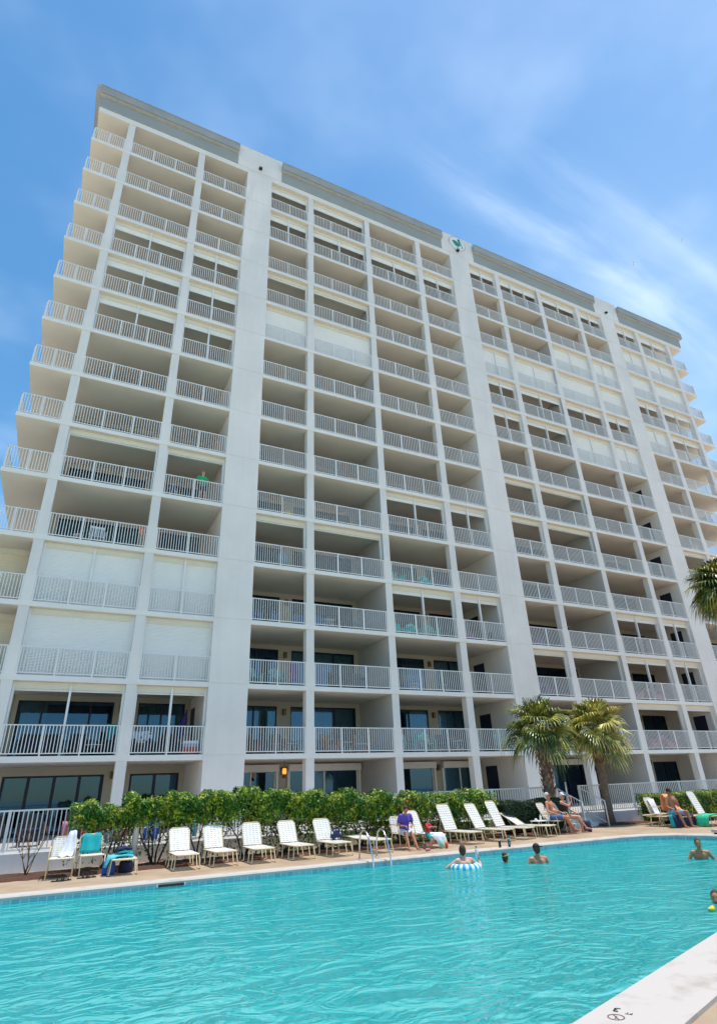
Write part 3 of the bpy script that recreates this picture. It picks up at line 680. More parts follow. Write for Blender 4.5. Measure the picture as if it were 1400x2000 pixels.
# ------------------------------------------------------------------ vegetation
def leaf_cloud(rnd, n, shape, size, flat=0.0):
    """n leaf quads spread by shape(rnd) -> (point, outward normal)"""
    vs = []; fs = []
    for i in range(n):
        p, nn = shape(rnd); s_ = size*rnd.uniform(.6, 1.25)
        d = Vector((rnd.gauss(0, 1), rnd.gauss(0, 1), rnd.gauss(0, 1)))*0.6+nn*0.9+Vector((0, 0, .35)); d.normalize()
        a = d.orthogonal().normalized(); a = Quaternion(d, rnd.uniform(0, 2*pi)) @ a; b = d.cross(a)
        k = len(vs); t = p+a*s_
        vs += [p-a*s_*.9, p+b*s_*.42+d*s_*.10, t, p-b*s_*.42+d*s_*.10]; fs.append((k, k+1, k+2, k+3))
    return MB().add(vs, fs)
def shrub_mesh(seed, w, d, z0, z1, n, lumps=9, size=.045, hang=.35, low=.2):
    rnd = random.Random(seed)
    L_ = []
    for i in range(lumps):
        L_.append((Vector((rnd.uniform(-w/2, w/2)*.8, rnd.uniform(-d/2, d/2)*.55, rnd.uniform(z0+(z1-z0)*.3, z1-.2))), rnd.uniform(.18, .32)))
    def shp(r):
        while True:
            if r.random() < low*.5:
                return Vector((r.uniform(-w/2, w/2), r.uniform(-d*.1, d*.4), z0-.75*r.random()**1.6)), Vector((0, -1, .3))
            if r.random() < .55:
                c_, rad = L_[r.randrange(len(L_))]
                nn = Vector((r.gauss(0, 1), r.gauss(0, 1), r.gauss(0, 1))).normalized(); p = c_+nn*rad*(r.random()**.25)
            else:
                u, v = r.uniform(-1, 1), r.uniform(-1, 1); x = u*w/2; top = z1+.10*sin(x*5+seed)+.05*sin(x*13+seed*3)
                nn = Vector((0, v, 1-abs(v)*.6)).normalized()
                if r.random() < .5: p = Vector((x, v*d/2, top-.12*v*v-r.random()**2*.22))
                else:
                    sd = 1 if r.random() < .5 else -1; p = Vector((x, sd*d/2*(1-.3*r.random()**2), z0+(top-z0)*r.random()**.7)); nn = Vector((0, sd, .3)).normalized()
            lo = z0-hang*(.5+.5*sin(p.x*4.1+seed*2))*r.random()
            if p.z > lo and p.z < z1+.28: return p, nn
    return leaf_cloud(rnd, n, shp, size)
def stems(seed, w, z1, k=4, r0=.028):
    rnd = random.Random(seed); mb = MB()
    for i in range(k):
        a = rnd.uniform(0, 2*pi); b = Vector((rnd.uniform(-.12, .12), rnd.uniform(-.08, .08), 0)); p = b.copy(); dr = Vector((cos(a)*.5, sin(a)*.25, 1)).normalized(); pts = [p.copy()]
        for s_ in range(4):
            p = p+dr*(z1/4.2); dr = (dr+Vector((rnd.uniform(-.35, .35), rnd.uniform(-.25, .25), .1))).normalized(); pts.append(p.copy())
            if s_ > 0:
                q = p+Vector((rnd.uniform(-.35, .35), rnd.uniform(-.2, .2), rnd.uniform(.15, .35))); mb.tube([p, (p+q)/2+Vector((rnd.uniform(-.04, .04), 0, .02)), q], [r0*.45, r0*.35, r0*.15], 5)
        mb.tube(pts, [r0, r0*.85, r0*.7, r0*.5, r0*.3], 6)
    return mb
# the sheared hedge is a row of separate shrubs: (x, y, width, base of the leaves, top, label)
HG = [(1.55, -6.50, 1.5, .92, 1.52, 'yellow-green hedge shrub with rusty twigs at the left end of the row'),
      (2.75, -6.45, 1.4, .92, 1.66, 'green hedge shrub behind the towel-covered lounger'),
      (3.95, -6.50, 1.4, .88, 1.66, 'green hedge shrub between the first and second upright white loungers'),
      (5.10, -6.50, 1.4, .88, 1.72, 'tallest green hedge shrub behind the third upright white lounger'),
      (6.30, -6.50, 1.4, .85, 1.62, 'green hedge shrub behind the fourth upright white lounger'),
      (7.50, -6.50, 1.4, .80, 1.55, 'green hedge shrub behind the lounger with the polka dot bag'),
      (8.80, -6.50, 1.4, .70, 1.48, 'green hedge shrub behind the flat lounger and the pool ladder'),
      (10.1, -6.50, 1.4, .68, 1.42, 'green hedge shrub with orange blooms behind the seated woman'),
      (11.45, -6.45, 1.5, .60, 1.36, 'sparse green hedge shrub, fence pickets showing through, right of the child'),
      (12.85, -6.45, 1.4, .50, 1.42, 'yellowish bushy hedge shrub at the right end of the leafy row')]
for i, (x, y, w_, z0, z1, lb) in enumerate(HG):
    t = thing('hedge_shrub', lb, 'shrub', (x, y, 0.02), 0, 'leafy hedge shrubs behind the loungers')
    shrub_mesh(i+11, w_+.45, .86, z0-.06, z1-.06, 9500 if i < 7 else (8000 if i != 8 else 5200), size=.050, lumps=14, low=(.05 if i < 4 else .16) if i < 7 else .5).build('foliage', 'leaf', t)
    stems(i+40, w_, z0+.25, 5).build('stems', 'bark', t)
    if i in (0, 7):
        rnd = random.Random(i)
        def shp(r): return Vector((r.uniform(-.4, .5), -.38+r.uniform(-.05, .1), (.85 if i == 0 else 1.1)+r.uniform(-.25, .15))), Vector((0, -1, .2))
        leaf_cloud(rnd, 130 if i == 0 else 40, shp, .045).build('dead_leaves' if i == 0 else 'blooms', 'deadleaf' if i == 0 else solid('bloom_orange', (.7, .10, .02)), t)
def trimmed(x0, x1, yc, d, z1, label, mt, seed, nn=9000, size=.035):
    t = thing('trimmed_hedge', label, 'hedge', ((x0+x1)/2, yc, 0)); w_ = x1-x0
    rr = random.Random(seed)
    def shp(r):
        k = r.random(); x = r.uniform(-w_/2, w_/2); bulge = .05*sin(x*3+seed)
        if k < .4: return Vector((x, r.uniform(-d/2, d/2), z1+bulge-r.random()**2*.1)), Vector((0, 0, 1))
        if k < .85: return Vector((x, -d/2+r.random()**2*.12+.03*sin(x*5), r.uniform(.12, z1))), Vector((0, -1, .3))
        sd = -1 if r.random() < .5 else 1
        return Vector((sd*(w_/2-r.random()**2*.1), r.uniform(-d/2, d/2), r.uniform(.12, z1))), Vector((sd, 0, .3))
    leaf_cloud(rr, nn, shp, size).build('foliage', mt, t)
    MB().box(-w_/2+.12, w_/2-.12, -d/2+.12, d/2-.12, .10, z1-.10).build('shade_core', solid('hedge_shade', (.010, .018, .008)), t)  # solid dark box stands in for the shade inside the hedge
    stems(seed, w_, .4, 6).build('stems', 'bark', t)
trimmed(14.0, 16.75, -6.50, .85, 1.02, 'dark green clipped hedge behind the sunbathing couple', 'darkleaf', 5, 11000)
trimmed(20.6, 27.5, -7.2, 1.1, 1.02, 'clipped green hedge behind the man and the orange towel at the right', 'leaf', 6, 17000)
# bare young shrub, left
t = thing('bare_shrub', 'bare twiggy young shrub in the mulch beside the chair with the white towel', 'shrub', (-0.18, -6.75, 0.03))
rnd = random.Random(3); tb = MB(); dl = []
for i in range(7):
    a = rnd.uniform(0, 2*pi); p = Vector((rnd.uniform(-.03, .03), rnd.uniform(-.03, .03), 0)); dr = Vector((cos(a)*.35, sin(a)*.3, 1)).normalized(); pts = [p.copy()]
    for k in range(5):
        p = p+dr*.18; dr = (dr+Vector((rnd.uniform(-.3, .3), rnd.uniform(-.3, .3), .15))).normalized(); pts.append(p.copy()); dl.append(p.copy())
        if k > 0:
            for e in range(2):
                q = p+Vector((rnd.uniform(-.13, .13), rnd.uniform(-.1, .1), rnd.uniform(.08, .2))); tb.tube([p, q], [.005, .002], 4); dl.append(q)
    tb.tube(pts, [.013, .011, .009, .006, .004, .002], 5)
tb.build('twigs', 'twig', t)
leaf_cloud(rnd, 60, lambda r: (dl[r.randrange(len(dl))]+Vector((r.uniform(-.03, .03), r.uniform(-.03, .03), 0)), Vector((0, 0, 1))), .022).build('dry_leaves', 'deadleaf', t)
t = thing('low_weed', 'small dry grey-green weed tuft in the mulch under the hedge', 'plant', (2.9, -6.9, 0.03))
leaf_cloud(rnd, 220, lambda r: (Vector((r.gauss(0, .12), r.gauss(0, .08), abs(r.gauss(.05, .06)))), Vector((0, 0, 1))), .03).build('leaves', 'twig', t)

def palm(loc, label, trunk_h, r0, seed, nf=38, blade=0.95, lean=(0, 0), boots=True, leaf='palmleaf'):
    rnd = random.Random(seed); t = thing('palm_tree', label, 'palm tree', loc, 0, 'fan palms by the pool')
    top = Vector((lean[0], lean[1], trunk_h)); tk = MB(); pts = []; rs = []
    for i in range(9):
        k = i/8; pts.append(Vector((lean[0]*k*k, lean[1]*k*k, trunk_h*k))); rs.append(r0*(1.25 if i == 0 else 1)*(1.0-.08*k))
    tk.tube(pts, rs, 12); tk.build('trunk', 'palmtrunk', t)
    if boots:
        bt = MB()
        zb0 = boots if isinstance(boots, float) else 0.35
        for i in range(150):
            k = zb0+(1-zb0)*i/150; a = i*2.4; p = Vector((lean[0]*k*k, lean[1]*k*k, trunk_h*k)); ra = r0*.95*(1+.35*(k > .8)*(k-.8)*5)
            o_ = Vector((cos(a), sin(a), 0)); s_ = Vector((-sin(a), cos(a), 0)); w_ = rnd.uniform(.05, .075); ln = rnd.uniform(.13, .24)
            b0 = p+o_*ra*.9; e = b0+o_*ln*.55+Vector((0, 0, ln))+s_*rnd.uniform(-.05, .05); th = o_*.02
            bt.hexa([b0-s_*w_, b0+s_*w_, b0+s_*w_+th+Vector((0, 0, .05)), b0-s_*w_+th+Vector((0, 0, .05))], [e-s_*w_*.35, e+s_*w_*.35, e+s_*w_*.35+th*.5, e-s_*w_*.35+th*.5])
        bt.build('leaf_boots', 'boot', t)
    fr = MB(); pet = MB()
    for i in range(nf):
        k = (i+.5)/nf; el = radians(82-k*118+rnd.uniform(-8, 8)); az = i*2.39996+rnd.uniform(-.2, .2)
        o_ = Vector((cos(az)*cos(el), sin(az)*cos(el), sin(el))); pl = rnd.uniform(.55, .8)*(1 if k > .2 else .8)
        c0 = top+Vector((0, 0, .02+.1*(1-k))); droop = Vector((0, 0, -1))*(.12+.18*k)
        p1 = c0+o_*pl*.6; hub = c0+o_*pl+droop*pl*.5; pet.tube([c0, p1, hub], [.018, .013, .010], 5)
        fwd = (hub-p1).normalized(); side = fwd.cross(Vector((0, 0, 1)))
        if side.length < .05: side = Vector((1, 0, 0))
        side.normalize(); upv = side.cross(fwd).normalized()
        roll = rnd.uniform(-.5, .5); side, upv = side*cos(roll)+upv*sin(roll), upv*cos(roll)-side*sin(roll)
        nsg = 26; R_ = blade*rnd.uniform(.82, 1.08)
        for j in range(nsg):
            th = radians(-118+236*(j+.5)/nsg); cst = cos(th); d = (fwd*cst+side*sin(th)+upv*(.22*abs(sin(th))))
            d.normalize(); ln = R_*(.72+.28*max(0, cst))*rnd.uniform(.9, 1.05); wv = d.cross(upv).normalized(); wd = R_*.030
            q0 = hub+d*ln*.06; q1 = hub+d*ln*.5+Vector((0, 0, -.03*ln)); q2 = hub+d*ln*.78+Vector((0, 0, -(.12+.10*k)*ln)); q3 = hub+d*ln*.93+Vector((0, 0, -(.32+.2*k)*ln*rnd.uniform(.8, 1.2)))
            fold = upv*wd*.7
            b_i = len(fr.v); fr.add([q0-wv*wd*.3, q0+wv*wd*.3, q1-wv*wd, q1+fold, q1+wv*wd, q2-wv*wd*.75, q2+wv*wd*.75, q3], [(0, 3, 2), (0, 1, 3), (1, 4, 3), (2, 3, 5), (3, 6, 5), (3, 4, 6), (5, 6, 7)])
    fr.build('fronds', leaf, t); pet.build('petioles', solid('petiole', (.16, .19, .05)), t)
    return t
palm((16.95, -6.0, 0), 'fan palm with shaggy red-brown trunk, left of the two palms', 3.45, .20, 21, nf=30, blade=1.12, boots=.30)
palm((19.9, -5.9, 0.0), 'fan palm with smooth grey lower trunk and fronds coloured as sunlit gold, right of the two palms', 3.42, .165, 33, nf=30, blade=1.12, boots=.62, lean=(.12, 0), leaf='sunlitleaf')
palm((29.75, -7.3, 0), 'tall feathery palm crown reaching in at the right edge before the building', 10.35, .16, 45, nf=54, blade=1.5, boots=.8)

# ------------------------------------------------------------------ cloth, chairs, small things
def loft(rows, wr=0.012, th=0.012, seed=1, nx=10, sub=3):
    """cloth through rows of (left point, right point); wrinkled, with thickness"""
    rnd = random.Random(seed); ph = [rnd.uniform(0, 6) for _ in range(4)]; R_ = []
    rows = [(Vector(a), Vector(b)) for a, b in rows]
    for i in range(len(rows)-1):
        for k in range(sub): t = k/sub; R_.append((rows[i][0].lerp(rows[i+1][0], t), rows[i][1].lerp(rows[i+1][1], t)))
    R_.append(rows[-1]); g = []
    for i, (a, b) in enumerate(R_):
        nxt = R_[min(i+1, len(R_)-1)]; prv = R_[max(i-1, 0)]
        dv = (nxt[0]-prv[0]).normalized(); nn = (b-a).normalized().cross(dv)
        row = []
        for j in range(nx+1):
            t = j/nx; w_ = wr*(sin(t*11+ph[0]+i*.35)+.6*sin(t*23+ph[1]-i*.5)); row.append((a.lerp(b, t)+nn*w_+dv*wr*.8*sin(t*9+ph[2])*(1 if i in (0, len(R_)-1) else 0), nn))
        g.append(row)
    vs = []; fs = []
    for s_ in (0, 1):
        for row in g:
            for p, nn in row: vs.append(p+nn*th*(s_-.5))
    ny = len(g); W_ = nx+1; o_ = ny*W_
    for i in range(ny-1):
        for j in range(nx):
            a = i*W_+j; fs.append((a, a+W_, a+W_+1, a+1)); fs.append((o_+a, o_+a+1, o_+a+W_+1, o_+a+W_))
    for j in range(nx): fs.append((j, j+1, o_+j+1, o_+j)); a = (ny-1)*W_+j; fs.append((a, o_+a, o_+a+1, a+1))
    for i in range(ny-1): a = i*W_; fs.append((a, o_+a, o_+a+W_, a+W_)); a += nx; fs.append((a, a+W_, o_+a+W_, o_+a))
    return MB().add(vs, fs, True)
def weave(p0, p1, hw0, hw1, n, nv=5, hollow=0):
    """straps across a frame from p0 to p1 (centre line), half widths, with lengthwise straps woven in"""
    p0 = Vector(p0); p1 = Vector(p1); d = (p1-p0); ln = d.length; d.normalize(); nn = Vector((1, 0, 0)).cross(d).normalized(); mb = MB()
    for i in range(n):
        t = (i+.5)/n; c_ = p0+d*ln*t; hw = hw0+(hw1-hw0)*t; s_ = ln/n*.40
        q = [c_+Vector((-hw, 0, 0))-d*s_, c_+Vector((hw, 0, 0))-d*s_, c_+Vector((hw, 0, 0))+d*s_, c_+Vector((-hw, 0, 0))+d*s_]
        mb.hexa([v-nn*.003 for v in q], [v+nn*.003 for v in q])
    for k in range(nv):
        x = (k+.5)/nv*2-1; w_ = .40/nv; e = .97
        for sgn in (1, -1):
            q = [p0+d*ln*.02+Vector(((x-w_*.9)*hw0*.95, 0, 0)), p0+d*ln*.02+Vector(((x+w_*.9)*hw0*.95, 0, 0)), p0+d*ln*.98+Vector(((x+w_*.9)*hw1*.95, 0, 0)), p0+d*ln*.98+Vector(((x-w_*.9)*hw1*.95, 0, 0))]
        mb.hexa([v+nn*.004 for v in q], [v+nn*.008 for v in q])
    return mb
def chaise(label, loc, rz=0, tilt=58, bl=.62, group='white strap loungers along the pool', seatlen=1.12, backmat='strap'):
    t = thing('sun_lounger', label, 'lounger', loc, rz, group); h_ = .32; a = radians(tilt); hw = .27
    fr = MB()
    fr.tube([(-hw, .28, h_), (-hw, -seatlen+.06, h_), (-hw+.05, -seatlen, h_), (hw-.05, -seatlen, h_), (hw, -seatlen+.06, h_), (hw, .28, h_)], .014, 8)
    fr.tube([(-hw, .28, h_), (hw, .28, h_)], .012, 6); fr.build('seat_frame', 'tube', t)
    b1 = Vector((0, cos(a)*bl, h_+sin(a)*bl))
    bf = MB(); k = (b1-Vector((0, 0, h_))).normalized()
    bf.tube([(-hw+.015, 0, h_+.01), tuple(Vector((-hw+.015, 0, h_))+k*(bl-.07)), tuple(Vector((-hw+.08, 0, h_))+k*bl), tuple(Vector((hw-.08, 0, h_))+k*bl), tuple(Vector((hw-.015, 0, h_))+k*(bl-.07)), (hw-.015, 0, h_+.01)], .013, 8)
    bf.build('back_frame', 'tube', t)
    for s_ in (-1, 1):
        x = s_*hw
        for (ya, yb) in ((-seatlen+.10, -seatlen+.42), (-.22, .12)):
            MB().tube([(x, ya, h_), (x+s_*.035, ya-.05, .03), (x+s_*.037, ya-.03, .013), (x+s_*.037, yb-.05, .013), (x+s_*.035, yb-.02, .03), (x, yb, h_)], .0125, 7).build('leg', 'tube', t)
    MB().tube([(-hw+.02, .22, h_), (-hw+.02, cos(a)*bl*.55, h_+sin(a)*bl*.5)], .008, 5).build('prop', 'tube', t)
    weave((0, -seatlen+.03, h_+.012), (0, -.03, h_+.012), hw, hw, 17).build('seat_straps', backmat, t)
    weave(tuple(Vector((0, 0, h_))+k*.03), tuple(Vector((0, 0, h_))+k*(bl-.015)), hw-.01, hw-.03, 11).build('back_straps', backmat, t)
    return t
def strapchair(label, loc, rz=0, bmat='strap', arms=True, tilt=72, group='white strap armchairs', bl=.44):
    t = thing('patio_chair', label, 'chair', loc, rz, group); h_ = .40; hw = .25; a = radians(tilt); k = Vector((0, cos(a), sin(a)))
    b = Vector((0, .22, h_))
    MB().tube([(-hw, .22, h_), (-hw, -.22, h_), (-hw+.04, -.25, h_), (hw-.04, -.25, h_), (hw, -.22, h_), (hw, .22, h_)], .013, 8).tube([(-hw, .22, h_), (hw, .22, h_)], .012, 6).build('seat_frame', 'tube', t)
    q = lambda x, s_: tuple(b+Vector((x, 0, 0))+k*s_)
    MB().tube([q(-hw, 0), q(-hw, bl-.06), q(-hw+.06, bl), q(hw-.06, bl), q(hw, bl-.06), q(hw, 0)], .013, 8).build('back_frame', 'tube', t)
    for s_ in (-1, 1):
        x = s_*(hw+.015); az = h_+.20
        if arms:
            MB().tube([(x, -.25, .01), (x, -.22, h_), (x, -.20, az), (x, -.14, az+.03), q(x, .24)], .013, 7).build('leg', 'tube', t)
        else: MB().tube([(x, -.27, .01), (x, -.2, h_)], .013, 7).build('leg', 'tube', t)
        MB().tube([(x, .34, .01), (x, .16, h_)], .013, 7).build('leg', 'tube', t)
    weave((0, -.24, h_+.01), (0, .20, h_+.01), hw, hw, 8).build('seat_straps', bmat if bmat != 'aqua_cloth' else 'strap', t)
    if bmat == 'strap': weave(q(0, .02), q(0, bl-.01), hw, hw-.02, 9).build('back_straps', bmat, t)
    return t
LZ = 0.0
chaise('upright white strap lounger, first right of the towel-covered one', (3.24, -7.27, LZ), 0)
chaise('upright white strap lounger, second of the upright row from the left', (4.12, -7.22, LZ), radians(3), 60)
chaise('upright white strap lounger in the middle of the upright row', (5.14, -7.28, LZ), radians(-1), 62)
chaise('upright white strap lounger, just left of the one with the bag', (6.16, -7.30, LZ), radians(2), 60)
chaise('white strap lounger carrying the polka dot bag', (7.20, -7.36, LZ), radians(3), 60)
chaise('flat white strap lounger behind the pool ladder', (8.35, -7.45, LZ), radians(5), 4)
chaise('white strap lounger with raised back, first right of the seated child', (11.45, -7.38, LZ), radians(8), 64, .82)
chaise('white strap lounger with raised back, above the two cans on the pool edge', (12.55, -7.42, LZ), radians(14), 60, .82)
chaise('white strap lounger with raised back, left of the half reclined one', (13.38, -7.38, LZ), radians(16), 64, .84)
chaise('half reclined white strap lounger beside the small side table', (14.30, -7.30, LZ), radians(20), 30, .74)
# towel-covered flat lounger near the teal chair
chaise('flat white strap lounger piled with turquoise towels', (1.83, -7.15, LZ), 0, 3)
t = thing('beach_towel', 'crumpled turquoise and aqua towels heaped on the flat lounger at the left', 'towel', (1.78, -7.85, .335))
loft([((-.36, -.28, -.16), (-.30, .25, -.14)), ((-.27, -.28, .02), (-.27, .25, .02)), ((-.1, -.26, .05), (-.1, .25, .05)), ((.12, -.25, .05), (.12, .22, .05)), ((.26, -.22, .02), (.26, .20, .02))], .014, .03, 3).build('turquoise_towel', 'aqua_cloth', t)
loft([((-.08, -.2, .10), (-.08, .2, .10)), ((.08, -.2, .12), (.08, .2, .13)), ((.24, -.18, .07), (.24, .16, .08))], .012, .04, 5).build('teal_towel', 'teal_cloth', t)
t = thing('folded_shirt', 'dark navy cloth lying on top of the turquoise towels', 'clothing', (1.83, -7.85, .50))
loft([((-.16, -.12, 0), (-.16, .12, 0)), ((0, -.13, .04), (0, .12, .05)), ((.16, -.1, .0), (.16, .12, 0))], .012, .04, 8).build('cloth', 'navy_cloth', t)
def tote(label, loc, rz, w_, d, h_, mt, strap=True):
    t = thing('tote_bag', label, 'bag', loc, rz); mb = MB()
    mb.lathe([(0.001, 0), (w_*.46, 0.0), (w_*.5, h_*.3), (w_*.47, h_*.8), (w_*.40, h_), (w_*.33, h_), (w_*.33, h_*.8), (0.001, h_*.75)], 14)
    mb.v = [(x, y*d/w_, z+.01*sin(x*30+y*20)) for x, y, z in mb.v]; mb.build('bag_body', mt, t)
    if strap:
        for s_ in (-1, 1): MB().tube([(-w_*.2, s_*d*.35, h_*.9), (-w_*.15, s_*d*.4, h_*1.25), (w_*.15, s_*d*.4, h_*1.25), (w_*.2, s_*d*.35, h_*.9)], .012, 6).build('handle', mt, t)
    return t
tote('royal blue bag standing under the flat lounger with turquoise towels', (1.55, -7.75, 0), 0, .30, .2, .27, 'royal_cloth')
tote('dark blue bag under the towel-covered lounger, right of the royal blue bag', (1.95, -7.6, 0), 0, .34, .2, .24, 'navy_cloth')
tote('navy polka dot beach bag leaning on a lounger seat', (7.42, -7.62, .345), .3, .36, .24, .22, 'polka')
# left armchairs
strapchair('white strap armchair with a white towel over its back', (0.52, -7.60, 0), radians(-4))
t = thing('beach_towel', 'white towel draped over the armchair back', 'towel', (0.60, -7.42, .42))
loft([((-.16, -.26, .02), (.14, -.26, .02)), ((-.16, .0, .03), (.17, -.02, .04)), ((-.07, .07, .22), (.19, .06, .24)), ((.0, .13, .46), (.17, .13, .50)), ((.02, .17, .50), (.15, .17, .52)), ((.03, .22, .30), (.2, .22, .30))], .014, .02, 4).build('cloth', 'white_cloth', t)
strapchair('small armless chair with a teal back beside the flat lounger', (1.17, -7.35, 0), radians(6), 'aqua_cloth', False)
t = thing('beach_towel', 'teal towel hung over the small chair back', 'towel', (1.17, -7.35, 0), radians(6))
loft([((-.25, .235, .44), (.20, .235, .44)), ((-.23, .29, .62), (.22, .29, .62)), ((-.21, .35, .82), (.22, .35, .82)), ((-.20, .39, .84), (.22, .39, .84)), ((-.20, .41, .55), (.24, .41, .55))], .012, .018, 9).build('cloth', 'teal_cloth', t)
def sandals(label, grp, loc, rz, k=.27):
    for i, (dx, dy, a) in enumerate(((0, 0, 0), (.13, .04, .25))):
        t = thing('sandal', label, 'sandal', (loc[0]+dx, loc[1]+dy, .002), rz+a, grp)
        MB().add([(x*.045*(1+.15*sin(y*9)), y*k/2, z) for z in (0, .02) for x, y in ((-.7, -1), (.7, -1), (1, -.3), (.8, .5), (.9, 1), (-.9, 1), (-.8, .5), (-1, -.3))], [tuple(range(7, -1, -1)), tuple(range(8, 16))]+[(i_, (i_+1) % 8, 8+(i_+1) % 8, 8+i_) for i_ in range(8)]).build('sole', solid('sandal_sole', (.03, .025, .02)), t)
        for y in (-.07, .02):
            MB().tube([(-.043, y, .01), (-.03, y, .05), (0, y, .062), (.03, y, .05), (.043, y, .01)], .011, 6).build('strap', 'black', t)
sandals('black sandal on the deck before the white towel chair', 'black sandals by the white towel chair', (.50, -8.22), radians(80))
sandals('black sandal on the deck before the teal-backed chair', 'black sandals by the teal chair', (1.02, -8.05), radians(70))
# side table with things
t = thing('side_table', 'small white table between the half reclined lounger and the sunbathing man', 'table', (14.80, -7.65, 0))
MB().box(-.23, .23, -.2, .2, .42, .44).build('table_top', 'strap', t)
for sx in (-1, 1):
    for sy in (-1, 1): MB().tube([(sx*.2, sy*.17, .42), (sx*.23, sy*.2, 0.01)], .012, 6).build('leg', 'tube', t)
def bottle(name, label, loc, h_, r, mt, cap, cat='bottle'):
    t = thing(name, label, cat, loc); MB().lathe([(r*.9, 0), (r, .01), (r, h_*.62), (r*.45, h_*.8), (r*.4, h_*.88)], 12).build('body', mt, t)
    MB().lathe([(r*.45, h_*.88), (r*.45, h_), (r*.1, h_)], 10).build('cap', cap, t); return t
bottle('lotion_bottle', 'white bottle standing on the small side table', (14.85, -7.65, .44), .19, .035, 'white', 'aqua_cloth')
t = thing('food_packet', 'crumpled white packet on the side table left of the bottle', 'packet', (14.67, -7.62, .44))
MB().ball((0, 0, .03), (.06, .04, .035), 8).build('wrapper', 'white_cloth', t)
def cup(label, loc, mt, h_=.15, r=.045, straw=None):
    t = thing('cup', label, 'cup', loc); MB().lathe([(r*.75, 0), (r, h_), (r*.92, h_), (r*.7, .01)], 14).build('body', mt, t)
    if straw: MB().tube([(0, 0, .02), (.02, 0, h_+.07)], .004, 5).build('straw', straw, t)
    return t
cup('mint green tumbler on the deck beside the orange one', (10.22, -8.66, 0), 'mint_plastic', .20, .05, 'white')
cup('orange-red tumbler on the deck beside the mint green one', (10.33, -8.74, 0), 'orange_plastic', .15, .05)
t = thing('koozie_can', 'slim black can standing on the far coping, left of the patterned tumbler', 'can', (11.25, -9.95, .03)); MB().lathe([(.03, 0), (.034, .01), (.034, .15), (.028, .165)], 14).build('sleeve', 'black', t); MB().lathe([(.028, .165), (.025, .175)], 14).build('lid', 'steel', t)
t = thing('tumbler', 'black and white patterned tumbler on the far coping, right of the black can', 'cup', (11.55, -9.98, .03)); MB().lathe([(.035, 0), (.05, .12), (.05, .15), (.036, .17)], 14).build('body', 'argyle', t); MB().lathe([(.038, .17), (.038, .20), (.01, .205)], 12).build('lid', 'aqua_cloth', t)
for i, (p, c_, lb) in enumerate((((9.55, -8.95), 'pink_cloth', 'crumpled pink and brown toy on the deck at the seated woman feet'), ((10.35, -9.45), 'pink_cloth', 'small flat pink toy at the coping edge near the tumblers'))):
    t = thing('pool_toy', lb, 'toy', (*p, 0.0 if i == 0 else .0)); MB().ball((0, 0, .035), (.07, .05, .035), 8).ball((.08, .03, .03), (.04, .05, .03), 8).build('body', c_, t)
# pool ladder: two rails over the edge
t = thing('pool_ladder', 'stainless steel pool ladder with two curved rails on the far edge', 'ladder', (7.45, -10.15, 0))
for sx in (-.24, .24):
    MB().tube([(sx, .62, .03), (sx, .60, .35), (sx, .52, .58), (sx, .36, .68), (sx, .18, .62), (sx, .02, .42), (sx, -.10, .12), (sx, -.13, -.10), (sx, -.13, -.95)], .021, 10).build('rail', 'steel', t)
    MB().lathe([(.045, .03), (.045, .04), (.022, .05)], 12, (sx, .62, 0)).build('flange', 'steel', t)
for z in (-.35, -.65): MB().box(-.24, .24, -.17, -.09, z, z+.03).build('rung', 'white', t)

# ------------------------------------------------------------------ people
DG = None
def fuse(mb, voxel, name, smooth=5):
    me = mb.mesh(name); o = bpy.data.objects.new('tmp', me); COL.objects.link(o)
    r = o.modifiers.new('r', 'REMESH'); r.mode = 'VOXEL'; r.voxel_size = voxel
    s_ = o.modifiers.new('s', 'SMOOTH'); s_.factor = .5; s_.iterations = smooth
    dg = bpy.context.evaluated_depsgraph_get(); dg.update(); m2 = bpy.data.meshes.new_from_object(o.evaluated_get(dg)); bpy.data.objects.remove(o)
    m2.polygons.foreach_set('use_smooth', [True]*len(m2.polygons)); return m2
def absorb(me, mb):
    """append plain geometry to a mesh"""
    k = len(me.vertices); vs = [tuple(v.co) for v in me.vertices]+mb.v; fs = [tuple(p.vertices) for p in me.polygons]+[tuple(i+k for i in f) for f in mb.f]
    m = bpy.data.meshes.new(me.name); m.from_pydata(vs, [], fs); m.polygons.foreach_set('use_smooth', [True]*len(fs)); m.update(); return m
def ik(a, b, l1, l2, pole):
    a = Vector(a); b = Vector(b); d = b-a; L_ = d.length
    if L_ > (l1+l2)*.999: b = a+d*((l1+l2)*.999/L_); d = b-a; L_ = d.length
    x = (l1*l1-l2*l2+L_*L_)/(2*L_); hh = sqrt(max(0, l1*l1-x*x)); u = d/L_; p = Vector(pole); p = (p-u*p.dot(u)).normalized()
    return a+u*x+p*hh, b
def hand(mb, w_, d, n, s=1.0, curl=.5, side=1):
    d = Vector(d).normalized(); n = Vector(n); n = (n-d*n.dot(d)).normalized(); x = d.cross(n)*side; w_ = Vector(w_)
    for k in (-.022, 0, .022): mb.capsule(w_+x*k*s*.7, w_+d*.085*s+x*k*s, .013*s, .012*s, 8)
    for i, (k, ln) in enumerate(((-.031, .066), (-.0105, .080), (.0105, .074), (.031, .056))):
        a = w_+d*.088*s+x*k*s; c1 = (d*cos(curl)+n*sin(curl)); b = a+c1*ln*.5*s; c2 = (d*cos(curl*2.1)+n*sin(curl*2.1)); mb.capsule(a, b, .0085*s, .0078*s, 6); mb.capsule(b, b+c2*ln*.5*s, .0078*s, .0065*s, 6)
    a = w_+d*.02*s-x*.026*s; b = a+(d*.6-x*.75+n*.3).normalized()*.038*s; mb.capsule(a, b, .011*s, .009*s, 6); mb.capsule(b, b+(d*.95-x*.2+n*.4).normalized()*.03*s, .009*s, .0075*s, 6)
